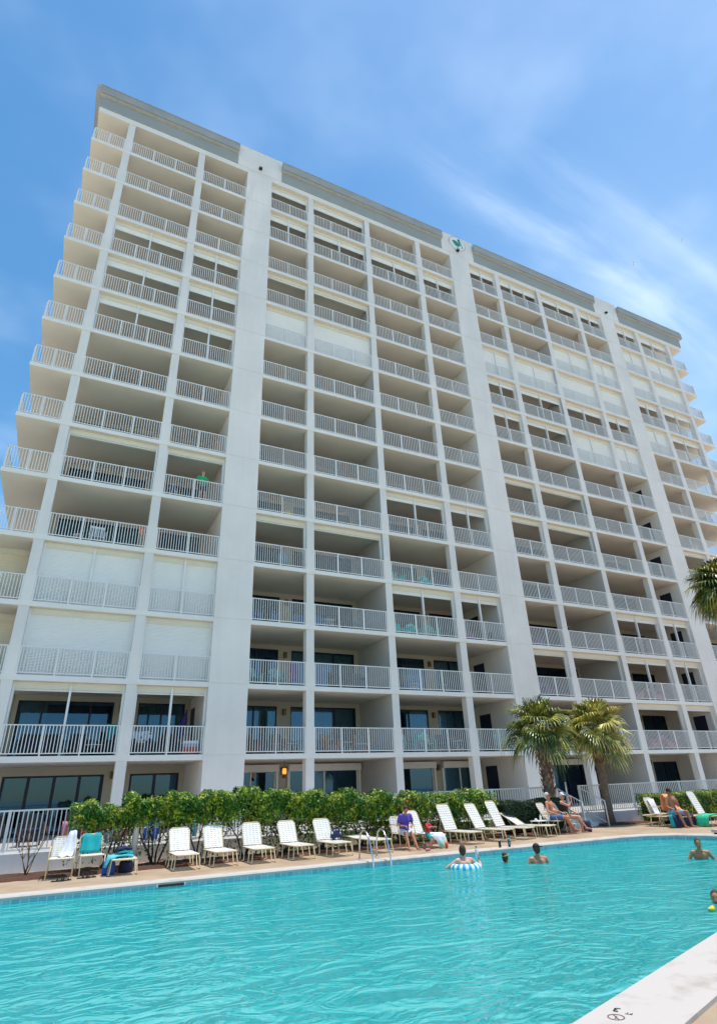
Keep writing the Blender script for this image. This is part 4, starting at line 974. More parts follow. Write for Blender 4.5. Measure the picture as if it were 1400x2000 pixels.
def person(label, loc, rz, hip, lean, knees, feet, hands, look=0, tilt=0, s=1.0, skin='skin', hair='hair_brown', hairstyle='short', female=False, wear=(), glasses=False, side=0, curl=.6, belly=0, armpole=None, twist=0):
    """local frame: faces -Y. hip: height/offset of pelvis centre; lean: torso pitch back(+)/forward(-) deg"""
    t = thing('person', label, 'person', loc, rz); s_ = s; V = Vector
    P = V(hip); la = radians(lean); up = V((sin(radians(side)), sin(la), cos(la)*cos(radians(side)))).normalized(); rt = V((cos(radians(twist)), sin(radians(twist)), -up.x)).normalized(); fw = up.cross(rt)*-1
    if fw.y > 0: fw = -fw
    waist = P+up*.17*s_; chest = P+up*.38*s_; neck = P+up*.50*s_; sw = (.165 if female else .185)*s_
    hd = neck+(up*.5+V((0, 0, .5))).normalized()*.155*s_+fw*.02*s_
    hipw = .095*s_; body = MB()
    sh = {k: chest+up*.075*s_+rt*sw*k for k in (-1, 1)}; hp = {k: P+rt*hipw*k-up*.02*s_ for k in (-1, 1)}
    body.capsule(hp[-1], hp[1], .105*s_, .105*s_); br = .115 if female else .125
    for k in (-1, 1):
        body.capsule(P+rt*.05*k*s_, waist+rt*.045*k*s_, .105*s_, .092*s_); body.capsule(waist+rt*.045*k*s_, chest+rt*.065*k*s_, .092*s_, .108*s_)
        body.capsule(chest+rt*.06*k*s_, chest+up*.06*s_+rt*(sw-.05*s_)*k, .10*s_, .065*s_)
        if female: body.ball(chest+rt*.075*k*s_+fw*.085*s_-up*.03*s_, .058*s_, 10)
        body.capsule(neck-up*.02*s_, sh[k], .05*s_, .056*s_)
    if belly: body.ball(waist+fw*.05*s_-up*.03*s_, (.13*s_, (.10+belly)*s_, .13*s_), 12)
    body.capsule(neck-up*.04*s_, hd-V((0, 0, .05*s_)), .055*s_, .052*s_)
    ql = Quaternion((0, 0, 1), radians(look)) @ Quaternion((1, 0, 0), radians(tilt)); hr = ql.to_matrix()
    body.ball(hd, (.075*s_, .092*s_, .112*s_), 16, hr); body.ball(hd+hr @ V((0, -.022, -.065))*s_, (.052*s_, .058*s_, .048*s_), 12, hr)
    wr = {}; el = {}; kn = {}; an = {}
    for i, k in enumerate((-1, 1)):
        pole = (armpole[i] if armpole else (k*.6, .8, -.3)); el[k], wr[k] = ik(sh[k], hands[i][0], .29*s_, .25*s_, pole)
        body.capsule(sh[k], el[k], .050*s_, .038*s_); body.capsule(el[k], wr[k], .038*s_, .026*s_)
        kn[k], an[k] = ik(hp[k], feet[i], .43*s_, .42*s_, V(knees[i])-hp[k])
        body.capsule(hp[k], kn[k], .086*s_, .056*s_); body.capsule(kn[k], an[k], .054*s_, .036*s_)
        sk_ = (an[k]-kn[k]); bk = V((0, 1, 0)) if abs(sk_.normalized().y) < .8 else V((0, 0, -1)); body.ball(kn[k]+sk_*.32+bk*.02*s_, (.05*s_, .05*s_, .09*s_), 10)
        ft = V((k*.03, -.155, -.035))*s_; body.capsule(an[k]+V((0, .03, -.03))*s_, an[k]+ft, .034*s_, .024*s_)
    me = fuse(body, .0125*max(s_, .6), 'body'); ex = MB()
    for i, k in enumerate((-1, 1)): hand(ex, wr[k], hands[i][1], hands[i][2], s_, curl, k)
    H_ = lambda x, y, z: hd+hr @ V((x, y, z))*s_
    ex.capsule(H_(0, -.088, .012), H_(0, -.108, -.022), .008*s_, .012*s_, 6)
    for k in (-1, 1): ex.ball(H_(.074*k, .0, -.01), (.012*s_, .020*s_, .030*s_), 8, hr)
    for k in (-1, 1):
        for j in range(4): ex.capsule(an[k]+V((k*.03+(j-1.5)*.016, -.15, -.045))*s_, an[k]+V((k*.035+(j-1.5)*.018, -.19, -.052))*s_, .010*s_, .008*s_, 6)
    me = absorb(me, ex); me.materials.append(MT[skin]); link('body', me, t)
    fc = MB()
    for k in (-1, 1): fc.ball(H_(.030*k, -.084, .012), (.011*s_, .006*s_, .006*s_), 8, hr); fc.capsule(H_(.018*k, -.086, .034), H_(.045*k, -.078, .034), .004*s_, .003*s_, 5)
    fc.build('eyes', 'hair_brown', t); MB().capsule(H_(-.02, -.082, -.055), H_(.02, -.082, -.055), .006*s_, .006*s_, 6).build('mouth', solid('lips', (.35, .08, .07)), t)
    if glasses:
        g = MB()
        for k in (-1, 1): g.ball(H_(.032*k, -.092, .012), (.028*s_, .010*s_, .020*s_), 10, hr); g.capsule(H_(.055*k, -.085, .016), H_(.078*k, 0, .012), .004*s_, .004*s_, 5)
        g.capsule(H_(-.012, -.10, .016), H_(.012, -.10, .016), .004*s_, .004*s_, 5); g.build('sunglasses', 'black', t)
    hb = MB()
    if hairstyle in ('short', 'long', 'bun', 'pony', 'grey'):
        hb.ball(H_(0, .018, .022), (.082*s_, .092*s_, .108*s_), 14, hr); hb.ball(H_(0, .045, -.02), (.074*s_, .062*s_, .085*s_), 12, hr)
        if hairstyle == 'long':
            for k in (-1, 0, 1): hb.capsule(H_(.05*k, .055, .0), H_(.06*k, .07, -.15), .05*s_, .035*s_)
            for k in (-1, 1): hb.capsule(H_(.07*k, -.02, .03), H_(.078*k, -.01, -.12), .028*s_, .02*s_)
        if hairstyle == 'bun': hb.ball(H_(0, .07, .10), .042*s_, 10)
        if hairstyle == 'pony': hb.capsule(H_(0, .10, .04), H_(.01, .15, -.05), .032*s_, .024*s_); hb.capsule(H_(.01, .15, -.05), H_(.015, .14, -.16), .024*s_, .012*s_)
        hm = fuse(hb, .010, 'hair', 3); hm.materials.append(MT[hair]); link('hair', hm, t)
    def garment(name, mb_, mt, vx=.0125):
        m = fuse(mb_, vx*max(s_, .6), name, 3); m.materials.append(MT[mt]); return link(name, m, t)
    for wn_, mt in wear:
        g = MB(); e = .016*s_
        if wn_ in ('shirt', 'swimsuit', 'rashguard'):
            e = .016*s_ if wn_ != 'swimsuit' else .006*s_
            for k in (-1, 1):
                if wn_ != 'swimsuit': g.capsule(P+rt*.05*k*s_+up*.0*s_, waist+rt*.045*k*s_, .112*s_+e, .098*s_+e)
                else: g.capsule(P+rt*.05*k*s_, waist+rt*.045*k*s_, .107*s_+e, .092*s_+e)
                g.capsule(waist+rt*.045*k*s_, chest+rt*.065*k*s_, .094*s_+e, .108*s_+e)
                if wn_ == 'swimsuit':
                    g.capsule(chest+rt*.06*k*s_+fw*.09*s_, chest+up*.13*s_+rt*.09*k*s_, .045*s_, .022*s_); g.capsule(chest+up*.13*s_+rt*.09*k*s_, chest+rt*.05*k*s_-fw*.09*s_, .022*s_, .02*s_)
                else:
                    g.capsule(chest+rt*.06*k*s_, chest+up*.05*s_+rt*(sw-.05*s_)*k, .10*s_+e, .068*s_+e); g.capsule(neck-up*.045*s_, sh[k], .05*s_+e*.8, .058*s_+e)
                    L_ = .55 if wn_ == 'shirt' else .95; g.capsule(sh[k], sh[k].lerp(el[k], L_), .056*s_+e, .052*s_+e)
                if female: g.ball(chest+rt*.075*k*s_+fw*.085*s_-up*.03*s_, .058*s_+e, 10)
            if belly: g.ball(waist+fw*.05*s_-up*.03*s_, (.13*s_+e, (.10+belly)*s_+e, .13*s_+e), 12)
            garment(wn_, g, mt)
        if wn_ == 'shorts':
            g.capsule(hp[-1], hp[1], .105*s_+e, .105*s_+e); g.capsule(P, P+up*.07*s_, .115*s_, .118*s_)
            for k in (-1, 1): g.capsule(hp[k], hp[k].lerp(kn[k], .62), .088*s_+e, .078*s_+e)
            garment(wn_, g, mt)
        if wn_ == 'cap':
            g.ball(H_(0, .012, .048), (.088*s_, .10*s_, .082*s_), 14, hr); m = garment('cap', g, mt, .010)
            fdir = 1 if 'back' not in mt else 1
            MB().ball(H_(0, -.115, .045), (.062*s_, .062*s_, .008*s_), 12, hr).build('cap_brim', mt, t)
        if wn_ == 'backcap':
            g.ball(H_(0, .012, .048), (.088*s_, .10*s_, .082*s_), 14, hr); garment('cap', g, mt, .010)
            MB().ball(H_(-.06, .13, .035), (.065*s_, .065*s_, .009*s_), 12, hr).build('cap_brim', mt, t)
        if wn_ == 'sunhat':
            MB().ball(H_(0, .0, .07), (.088*s_, .098*s_, .07*s_), 14, hr).lathe([(.02, 0), (.15*s_, -.01), (.15*s_, .0), (.02, .01)], 16, tuple(H_(0, 0, .055))).build('hat', mt, t)
        if wn_ == 'band':
            MB().tube([H_(.084*sin(a_*pi/8), -.10*cos(a_*pi/8)*.95, .058) for a_ in range(17)], .014*s_, 6).build('headband', mt, t)
    return t
D, DN = (0, -1, 0), (0, 0, -1)
# woman in purple on a strap chair, child beside her
strapchair('white strap armchair the woman in the purple shirt sits on', (9.40, -7.95, 0), radians(2))
person('woman in a purple shirt and white shorts seated looking down', (9.40, -8.02, 0), radians(-6), (0, .04, .48), -24, [(-.12, -1, .3), (.10, -1, .3)], [(-.10, -.50, .07), (.14, -.52, .07)],
       [((-.12, -.26, .60), (.5, -.8, -.1), DN), ((.12, -.28, .60), (-.5, -.8, -.1), DN)], tilt=44, s=.88, female=True, belly=.03, skin='skin', hair='hair_red', hairstyle='short', wear=(('shirt', 'purple_cloth'), ('shorts', 'white_cloth')))
chaise('white strap lounger behind the child, its seat covered by a white towel', (10.22, -7.35, 0), radians(4), 60, .70)
person('small child in a red top and teal shorts standing at the lounger', (9.93, -8.42, 0), radians(35), (0, 0, .38), -6, [(-.06, -.5, .1), (.06, -.5, .1)], [(-.07, -.02, .045), (.07, -.06, .045)],
       [((-.13, -.20, .56), (.3, -.9, 0), DN), ((.10, -.20, .55), (-.3, -.9, 0), DN)], tilt=15, s=.50, skin='skinpink', hair='hair_brown', hairstyle='short', wear=(('rashguard', 'red_cloth'), ('shorts', 'teal_cloth')))
t = thing('beach_towel', 'white towel covering the lounger seat beside the child and hanging to the deck', 'towel', (10.15, -8.0, .34))
loft([((-.22, .25, .02), (.20, .25, .02)), ((-.25, 0, .02), (.26, 0, .02)), ((-.25, -.35, .02), (.28, -.35, .03)), ((-.2, -.50, .0), (.30, -.50, -.02)), ((.0, -.53, -.15), (.32, -.53, -.16)), ((.08, -.55, -.32), (.30, -.55, -.32))], .012, .016, 12).build('cloth', 'white_cloth', t)
t = thing('sun_visor', 'dark sunglasses lying on the white towel beside the child', 'sunglasses', (10.1, -7.95, .37)); MB().ball((-.04, 0, .015), (.035, .02, .015), 8).ball((.04, 0, .015), (.035, .02, .015), 8).tube([(-.07, 0, .015), (-.07, .1, .01)], .004, 5).build('lenses', 'black', t)
# sunbathing couple
strapchair('white strap armchair holding the sunbathing man in blue shorts', (15.50, -7.60, 0), radians(20), tilt=62, bl=.60)
person('bare-chested man in blue swim shorts and sunglasses, legs crossed', (15.50, -7.67, 0), radians(24), (0, .06, .50), 14, [(-.1, -1, .9), (.2, -1, .9)], [(.16, -.52, .16), (.12, -.40, .07)],
       [((-.27, -.12, .62), (0, -1, -.2), DN), ((.24, -.14, .62), (0, -1, -.2), DN)], tilt=-4, belly=.035, skin='skin', hair='hair_white', hairstyle='grey', glasses=True, wear=(('shorts', 'blue_cloth'),))
strapchair('white strap armchair holding the woman in the black swimsuit', (16.12, -7.50, 0), radians(20), tilt=62, bl=.58)
person('white-haired woman in a black swimsuit and sunglasses, hand at her chin', (16.12, -7.57, 0), radians(24), (0, .04, .50), 6, [(-.1, -1, .9), (.25, -1, .9)], [(.16, -.52, .16), (.10, -.42, .07)],
       [((.05, -.22, 1.00), (-.1, .1, 1), (0, 1, 0)), ((.26, -.20, .60), (0, -1, -.2), DN)], look=-14, tilt=4, s=.95, female=True, skin='skinpink', hair='hair_white', hairstyle='short', glasses=True, wear=(('swimsuit', 'black_cloth'), ('cap', 'white_cloth')))
tote('dark navy cooler bag on the deck right of the sunbathing woman', (16.75, -7.75, 0), 0, .34, .26, .34, 'navy_cloth', False)
t = thing('folding_chair', 'empty dark-framed reclining chair just behind the sunbathing woman', 'chair', (16.75, -7.05, 0), radians(30))
for sx in (-.27, .27): MB().tube([(sx, -.6, .01), (sx, -.25, .42), (sx, .2, .42), (sx, .5, .85)], .014, 7).build('frame', 'steel', t); MB().tube([(sx, .45, .01), (sx, -.1, .42)], .012, 7).build('leg', 'steel', t)
loft([((-.26, -.28, .42), (.26, -.28, .42)), ((-.26, .18, .40), (.26, .18, .40)), ((-.26, .48, .82), (.26, .48, .82))], .004, .01, 2).build('sling', 'navy_cloth', t)
# man at the right with his things
chaise('white strap lounger draped in navy cloth under the seated man at the right', (20.05, -8.0, 0), radians(4), 4, .5)
strapchair('white strap armchair with a white towel on its back behind the seated man', (20.12, -8.05, 0), radians(6), bl=.55)
person('bare-chested man in pale blue shorts and dark cap seated at the right', (19.88, -8.85, 0), radians(-6), (0, .06, .46), 0, [(-.3, -1, .4), (.35, -1, .4)], [(-.10, -.42, .07), (.22, -.42, .07)],
       [((-.20, -.22, .55), (0, -.8, -.5), DN), ((.02, -.22, .82), (-1, -.2, .1), (0, 1, 0))], look=-12, tilt=12, skin='skintan', hair='hair_brown', hairstyle='short', glasses=True, wear=(('shorts', 'paleblue_cloth'), ('cap', 'black_cloth')))
t = thing('beach_towel', 'navy cloth hanging from the lounger behind the seated man legs', 'towel', (19.95, -8.95, 0))
loft([((-.5, .1, .36), (.55, .1, .36)), ((-.5, -.12, .37), (.6, -.12, .37)), ((-.48, -.16, .2), (.62, -.16, .2)), ((-.46, -.16, .02), (.66, -.16, .02))], .02, .02, 21).build('cloth', 'navy_cloth', t)
tote('teal drawstring bag hanging beside the seated man right knee', (19.50, -9.0, .04), 0, .24, .16, .36, 'teal_cloth')
t = thing('beach_towel', 'white towel hung over the lounger behind the seated man', 'towel', (20.25, -8.0, .3))
loft([((-.34, -.3, -.1), (-.05, -.3, -.1)), ((-.34, 0, .1), (-.05, 0, .1)), ((-.30, .22, .55), (.0, .22, .58)), ((-.28, .3, .5), (.0, .3, .5))], .014, .016, 22).build('cloth', 'white_cloth', t)
bottle('drink_bottle', 'black bottle held at the seated man side', (19.68, -9.08, .46), .20, .035, 'black', 'black')
chaise('white strap lounger under the orange towel at the right', (20.60, -8.55, 0), radians(16), 58, .78)
t = thing('beach_towel', 'bright orange towel draped over a raised lounger back', 'towel', (20.60, -8.55, .32), radians(16))
ca_, sa_ = cos(radians(58)), sin(radians(58))
loft([((-.27, -.02, .05), (.29, -.02, .05)), ((-.28, ca_*.3-.02, sa_*.3+.04), (.29, ca_*.3-.02, sa_*.3+.04)), ((-.27, ca_*.78, sa_*.78+.04), (.27, ca_*.78, sa_*.78+.04)), ((-.27, ca_*.78+.06, sa_*.78+.0), (.27, ca_*.78+.06, sa_*.78)), ((-.25, ca_*.78+.12, .2), (.32, ca_*.78+.12, .1))], .010, .02, 24).build('cloth', 'orange_cloth', t)
chaise('white strap lounger with raised back at the right edge of the photo', (21.45, -8.75, 0), radians(10), 70, .80)
t = thing('beach_towel', 'green striped towel spread over the lounger foot and trailing to the deck', 'towel', (20.75, -9.50, .34), radians(10))
loft([((-.42, -.12, -.3), (-.40, .3, -.3)), ((-.34, -.16, 0), (-.30, .3, .02)), ((0, -.14, .02), (0, .3, .02)), ((.5, -.12, .02), (.5, .3, .02)), ((.55, -.12, -.12), (.55, .3, -.12))], .012, .018, 25).build('cloth', 'greenstripe', t)
t = thing('paper_cup', 'white upturned cup on the fence-side table behind the seated man', 'cup', (20.1, -7.4, .98)); MB().lathe([(.045, 0), (.055, .10), (.05, .12), (.04, .12)], 12).build('body', 'white', t)
for _ in (0,): bpy.data.objects.remove(t.children[0]); bpy.data.objects.remove(t)
# pale starting step on the right coping
t = thing('coping_block', 'pale raised block on the pool edge at the right, with a dark gap under it', 'block', (17.92, -12.1, .03), radians(88)); MB().box(-.6, .5, -.18, .18, .04, .12).build('slab', 'coping', t); MB().box(-.55, .45, -.15, .15, 0, .04).build('foot', 'black', t)  # black box stands in for the shaded gap under the block

# swimmers
def ww(px, py): p = frompix(px, py, WZ); return p.x, p.y
x, y = 8.80, -11.75
person('person seen from behind in a striped swim ring, holding a white bottle', (x, y, WZ), radians(172), (0, 0, -.31), -4, [(-.1, -1, .2), (.1, -1, .2)], [(-.12, -.55, -.85), (.12, -.6, -.85)],
       [((-.48, -.22, .10), (-.1, -.2, 1), (1, 0, 0)), ((.28, -.30, -.02), (0, -1, 0), DN)], look=-30, s=.98, skin='skinlight', hair='hair_brown', hairstyle='short', glasses=True, wear=(('shorts', 'black_cloth'),), armpole=[(-.8, 0, -.5), (.8, .1, -.3)])
t = thing('swim_ring', 'blue and white striped inflatable ring around a swimmer', 'swim ring', (x, y, WZ-.01))
rr = MB(); nn_, mm_ = 40, 12; vs = []; fs = []
for i in range(nn_):
    for j in range(mm_):
        a, b = 2*pi*i/nn_, 2*pi*j/mm_; vs.append(((.27+.10*cos(b))*cos(a), (.27+.10*cos(b))*sin(a), .10*sin(b)))
for i in range(nn_):
    for j in range(mm_): fs.append((i*mm_+j, ((i+1) % nn_)*mm_+j, ((i+1) % nn_)*mm_+(j+1) % mm_, i*mm_+(j+1) % mm_))
rr.add(vs, fs, True).build('ring', 'ring_stripe', t); MB().lathe([(.012, 0), (.012, .03), (.004, .03)], 8, (.22, .14, .08)).build('valve', 'white', t)
bottle('drink_bottle', 'white bottle with dark cap held up by the swimmer in the ring', (x+.50, y+.20, WZ+.14), .24, .04, 'white', 'black')
person('swimmer low in the water with dark hair and a pale visor', (9.98, -11.75, WZ), radians(160), (0, 0, -.48), 0, [(-.1, -1, .2), (.1, -1, .2)], [(-.12, -.2, -1.1), (.12, -.2, -1.1)],
       [((-.3, -.3, -.15), D, DN), ((.3, -.3, -.15), D, DN)], look=-55, tilt=-12, s=.9, skin='skinpink', hair='hair_brown', hairstyle='bun', female=True, wear=(('swimsuit', 'navy_cloth'), ('band', 'hair_blond')))
person('swimmer with a dark cap and bare sunburnt shoulders, seen from behind', (10.52, -12.25, WZ), radians(165), (0, 0, -.37), 0, [(-.1, -1, .2), (.1, -1, .2)], [(-.12, -.2, -1.1), (.12, -.2, -1.1)],
       [((-.3, -.25, -.2), D, DN), ((.3, -.25, -.2), D, DN)], look=-8, tilt=14, s=.98, skin='skin', hair='hair_brown', hairstyle='short', wear=(('shorts', 'navy_cloth'), ('backcap', 'black_cloth')))
person('young swimmer with wet dark ponytail facing left at the right side', (13.50, -14.25, WZ), radians(-48), (0, 0, -.27), -6, [(-.1, -1, .2), (.1, -1, .2)], [(-.12, -.1, -1.05), (.12, -.1, -1.05)],
       [((-.20, -.28, -.06), D, DN), ((.22, -.24, -.08), D, DN)], tilt=4, s=.88, skin='skintan', hair='hair_brown', hairstyle='pony', female=False, wear=(('shorts', 'navy_cloth'),))
person('dark-haired swimmer mostly cut off by the right edge of the photo', (9.13, -17.62, WZ), radians(-60), (0, 0, -.50), 0, [(-.1, -1, .2), (.1, -1, .2)], [(-.12, -.1, -1.1), (.12, -.1, -1.1)],
       [((-.2, -.28, -.1), D, DN), ((.2, -.28, -.1), D, DN)], s=.85, skin='skin', hair='hair_brown', hairstyle='short', wear=(('shorts', 'navy_cloth'),))
x, y = ww(1389, 1779)
t = thing('pool_toy', 'small yellow foam float drifting at the right edge of the pool', 'toy', (x, y, WZ)); MB().ball((0, 0, .02), (.055, .04, .03), 10).ball((.05, .01, .03), (.03, .03, .03), 8).build('body', 'yellow_plastic', t); MB().ball((-.05, 0, .03), (.02, .012, .008), 6).build('nozzle', 'mint_plastic', t)

# balcony people, fifth balcony up on the left
person('man in a green shirt leaning on a balcony rail high on the left', (4.22, .36, FL(5)), radians(8), (0, 0, .90), -4, [(-.1, -1, .6), (.1, -1, .6)], [(-.10, -.02, .07), (.14, -.05, .07)],
       [((-.16, -.20, 1.12), (.3, -.8, -.3), DN), ((.24, -.24, 1.09), (-.3, -.8, -.2), DN)], tilt=16, belly=.04, skin='skinlight', hairstyle='none', wear=(('shirt', 'green_cloth'), ('shorts', 'black_cloth')))
person('small child in bright blue with a white hat behind the balcony rail', (2.92, .42, FL(5)), radians(5), (0, 0, .30), 0, [(-.15, -1, .3), (.15, -1, .3)], [(-.12, -.26, .05), (.12, -.26, .05)],
       [((-.16, -.18, .45), D, DN), ((.16, -.18, .45), D, DN)], s=.62, tilt=6, skin='skinlight', hairstyle='none', wear=(('rashguard', 'royal_cloth'), ('shorts', 'royal_cloth'), ('sunhat', 'white_cloth')))

# ------------------------------------------------------------------ things on the balconies
def adirondack_mesh(mt):
    k = {}
    s_ = MB()
    for i in range(5): a = i/5; s_.hexa([(-.27, -.28+a*.5, .40-a*.12), (.27, -.28+a*.5, .40-a*.12), (.27, -.19+a*.5, .378-a*.12), (-.27, -.19+a*.5, .378-a*.12)], [(-.27, -.28+a*.5, .42-a*.12), (.27, -.28+a*.5, .42-a*.12), (.27, -.19+a*.5, .398-a*.12), (-.27, -.19+a*.5, .398-a*.12)])
    k['seat'] = s_; b = MB()
    for i in range(5):
        x = (i-2)*.105; ht = .98-.05*abs(i-2); b.hexa([(x-.045, .18, .28), (x+.045, .18, .28), (x+.045, .20, .28), (x-.045, .20, .28)], [(x*1.15-.048, .46, ht), (x*1.15+.048, .46, ht), (x*1.15+.048, .48, ht), (x*1.15-.048, .48, ht)])
    k['backrest'] = b
    return k
ADK = adirondack_mesh(None); meshes = {}
def adk(label, loc, rz, mt='turquoise_wood', group='adirondack chairs on the balconies'):
    t = thing('adirondack_chair', label, 'chair', loc, rz, group)
    for nm in ('seat', 'backrest'): ADK[nm].build(nm, mt, t)
    for s_ in (-1, 1):
        MB().box(s_*.33-.055, s_*.33+.055, -.36, .34, .56, .585).build('arm', mt, t)
        MB().box(s_*.30-.018, s_*.30+.018, -.30, -.20, 0, .56).build('leg', mt, t)
        MB().hexa([(s_*.28-.015, .42, 0), (s_*.28+.015, .42, 0), (s_*.28+.015, .50, 0), (s_*.28-.015, .50, 0)], [(s_*.28-.015, -.25, .36), (s_*.28+.015, -.25, .36), (s_*.28+.015, -.2, .42), (s_*.28-.015, -.2, .42)]).build('leg', mt, t)
    return t
def tub(label, loc, rz, mt='darkwicker', cush=None, group='wicker armchairs on the balconies', w_=.62):
    t = thing('wicker_chair', label, 'chair', loc, rz, group)
    MB().box(-w_/2, w_/2, -.3, .3, .12, .38).build('seat', mt, t)
    MB().hexa([(-w_/2, .24, .38), (w_/2, .24, .38), (w_/2, .32, .38), (-w_/2, .32, .38)], [(-w_/2+.05, .32, .86), (w_/2-.05, .32, .86), (w_/2-.05, .40, .86), (-w_/2+.05, .40, .86)]).build('backrest', mt, t)
    for s_ in (-1, 1):
        MB().box(s_*w_/2-.035, s_*w_/2+.035, -.32, .26, .30, .62).build('arm', mt, t)
        for y in (-.27, .27): MB().box(s_*(w_/2-.04)-.02, s_*(w_/2-.04)+.02, y-.02, y+.02, 0, .12).build('leg', mt, t)
    if cush: MB().box(-w_/2+.05, w_/2-.05, -.28, .22, .385, .46).build('cushion', cush, t)
    return t
def ptable(label, loc, r, h_, mt='white', group='small tables on the balconies', top=None):
    t = thing('patio_table', label, 'table', loc, 0, group)
    MB().lathe([(r*.98, h_-.02), (r, h_-.01), (r, h_)], 18).build('table_top', top or mt, t)
    for k in range(4): a = pi/4+k*pi/2; MB().tube([(cos(a)*r*.55, sin(a)*r*.55, h_-.02), (cos(a)*r*.8, sin(a)*r*.8, 0)], .016, 6).build('leg', mt, t)
    return t
def rocker(label, loc, rz):
    t = thing('rocking_chair', label, 'chair', loc, rz); s_ = MB().box(-.28, .28, -.28, .25, .40, .43); s_.build('seat', 'white', t)
    b = MB()
    for i in range(7): x = (i-3)*.08; b.hexa([(x-.022, .24, .44), (x+.022, .24, .44), (x+.022, .26, .44), (x-.022, .26, .44)], [(x-.022, .42, 1.08), (x+.022, .42, 1.08), (x+.022, .44, 1.08), (x-.022, .44, 1.08)])
    b.build('back_slats', 'white', t); MB().box(-.30, .30, .41, .46, 1.06, 1.16).build('back_rail', 'white', t)
    for k in (-1, 1):
        MB().tube([(k*.27, -.45, .08), (k*.27, -.2, .03), (k*.27, .15, .02), (k*.27, .55, .09)], .02, 6).build('rocker', 'white', t)
        MB().tube([(k*.27, -.24, .04), (k*.27, -.24, .64)], .018, 6).build('leg', 'white', t); MB().tube([(k*.27, .22, .04), (k*.29, .28, .64)], .018, 6).build('leg', 'white', t)
        MB().box(k*.31-.04, k*.31+.04, -.30, .32, .64, .665).build('arm', 'white', t)
    return t
def hang(label, loc, w_, h_, mt, name='beach_towel', cat='towel', rz=0):
    t = thing(name, label, cat, loc, rz)
    loft([((-w_/2, .05, -h_*.45), (w_/2, .05, -h_*.42)), ((-w_/2, .035, 0.02), (w_/2, .035, 0.02)), ((-w_/2, -.035, .02), (w_/2, -.035, .02)), ((-w_/2, -.05, -h_), (w_/2, -.05, -h_*.95))], .012, .014, int(loc[0]*10)).build('cloth', mt, t); return t
F1, F2, F3, F4, F5 = FL(1), FL(2), FL(3), FL(4), FL(5)
# first balcony
tub('dark wicker sofa behind the wide first-balcony rail at far left', (-.55, 1.3, F1), 0, 'darkwicker', 'navy_cloth', w_=1.5)
tub('dark wicker armchair in the middle of the far-left first balcony', (.75, 1.1, F1), radians(10), 'darkwicker', 'navy_cloth')
ptable('low dark table with a white cloth on the far-left first balcony', (1.25, .75, F1), .30, .42, 'black', top='white')
tub('dark armchair under the hanging teal towel on the far-left first balcony', (1.75, 1.4, F1), radians(-70), 'darkwicker', 'orange_plastic')
hang('teal towel hung in the corner of the far-left first balcony', (1.85, 1.9, F1+1.25), .38, .9, 'teal_cloth')
tub('dark wicker chair under the polka dot towel on the first balcony', (2.95, .9, F1), radians(6), 'darkwicker', 'wicker')
t = thing('beach_towel', 'white towel with black dots over a first-balcony chair', 'towel', (2.95, 1.28, F1+.87), radians(6))
loft([((-.42, .1, -.35), (.42, .1, -.35)), ((-.42, .05, .06), (.42, .05, .10)), ((-.42, -.07, .05), (.42, -.07, .08)), ((-.44, -.16, -.38), (.42, -.16, -.40))], .012, .02, 3).build('cloth', 'polka_white', t)
tub('dark wicker chair between the polka dot towel and the cooler', (3.95, .9, F1), radians(-10), 'darkwicker', 'navy_cloth')
t = thing('drink_cooler', 'red, white and blue cooler behind the first-balcony rail beside the pier', 'cooler', (4.72, .45, F1), 0)
MB().box(-.28, .28, -.18, .18, .0, .2).build('lower_body', 'coolred', t); MB().box(-.28, .28, -.18, .18, .2, .30).build('middle_band', 'orange_plastic', t); MB().box(-.29, .29, -.19, .19, .30, .42).build('upper_body', 'paleblue_cloth', t); MB().box(-.30, .30, -.20, .20, .42, .52).build('lid', 'white', t)
t = thing('patio_umbrella', 'closed purple parasol leaning in the first balcony beside the pier', 'umbrella', (4.55, 1.3, F1), 0)
MB().tube([(-.25, 0, 0), (.12, .2, 1.55)], .018).build('pole', 'steel', t); MB().tube([(-.10, .06, .65), (-.05, .09, .85), (.06, .16, 1.35), (.14, .2, 1.85)], [.03, .13, .12, .02], 10).build('canopy', solid('purple_canvas', (.05, .02, .16)), t)
tub('brown wicker armchair left in the first balcony right of the left pier', (7.35, .8, F1), radians(20), 'wicker', 'wicker')
tub('brown wicker armchair right in the first balcony right of the left pier', (8.45, .9, F1), radians(-12), 'wicker', 'tanwicker')
ptable('grey table between pillars on the first balcony', (9.15, .9, F1), .24, .45, 'rail')
tub('tan wicker armchair, left of the pair in the central first balcony', (10.95, .95, F1), radians(15), 'tanwicker', 'wicker', w_=.7)
ptable('grey table between the two tan wicker armchairs', (11.75, .9, F1), .3, .5, 'rail')
tub('tan wicker armchair, right of the pair in the central first balcony', (12.6, .95, F1), radians(-15), 'tanwicker', 'paleteal_wood', w_=.7)
adk('pale teal adirondack chair in the first balcony right of centre', (14.9, .9, F1), radians(10), 'paleteal_wood')
adk('mint green adirondack chair with a towel on the first balcony right of centre', (16.1, .9, F1), radians(-8), 'mint_plastic')
tub('navy low armchair on the first balcony right of centre', (16.85, .8, F1), radians(-20), 'navy_cloth', 'royal_cloth', w_=.55)
ptable('white plastic table on the first balcony right of centre', (17.7, .7, F1), .3, .55)
ptable('white plastic stool beside the middle tower on the first balcony', (18.85, .6, F1), .2, .4)
adk('mint green adirondack chair on the first balcony beside the middle tower', (20.7, 1.0, F1), radians(-20), 'mint_plastic')
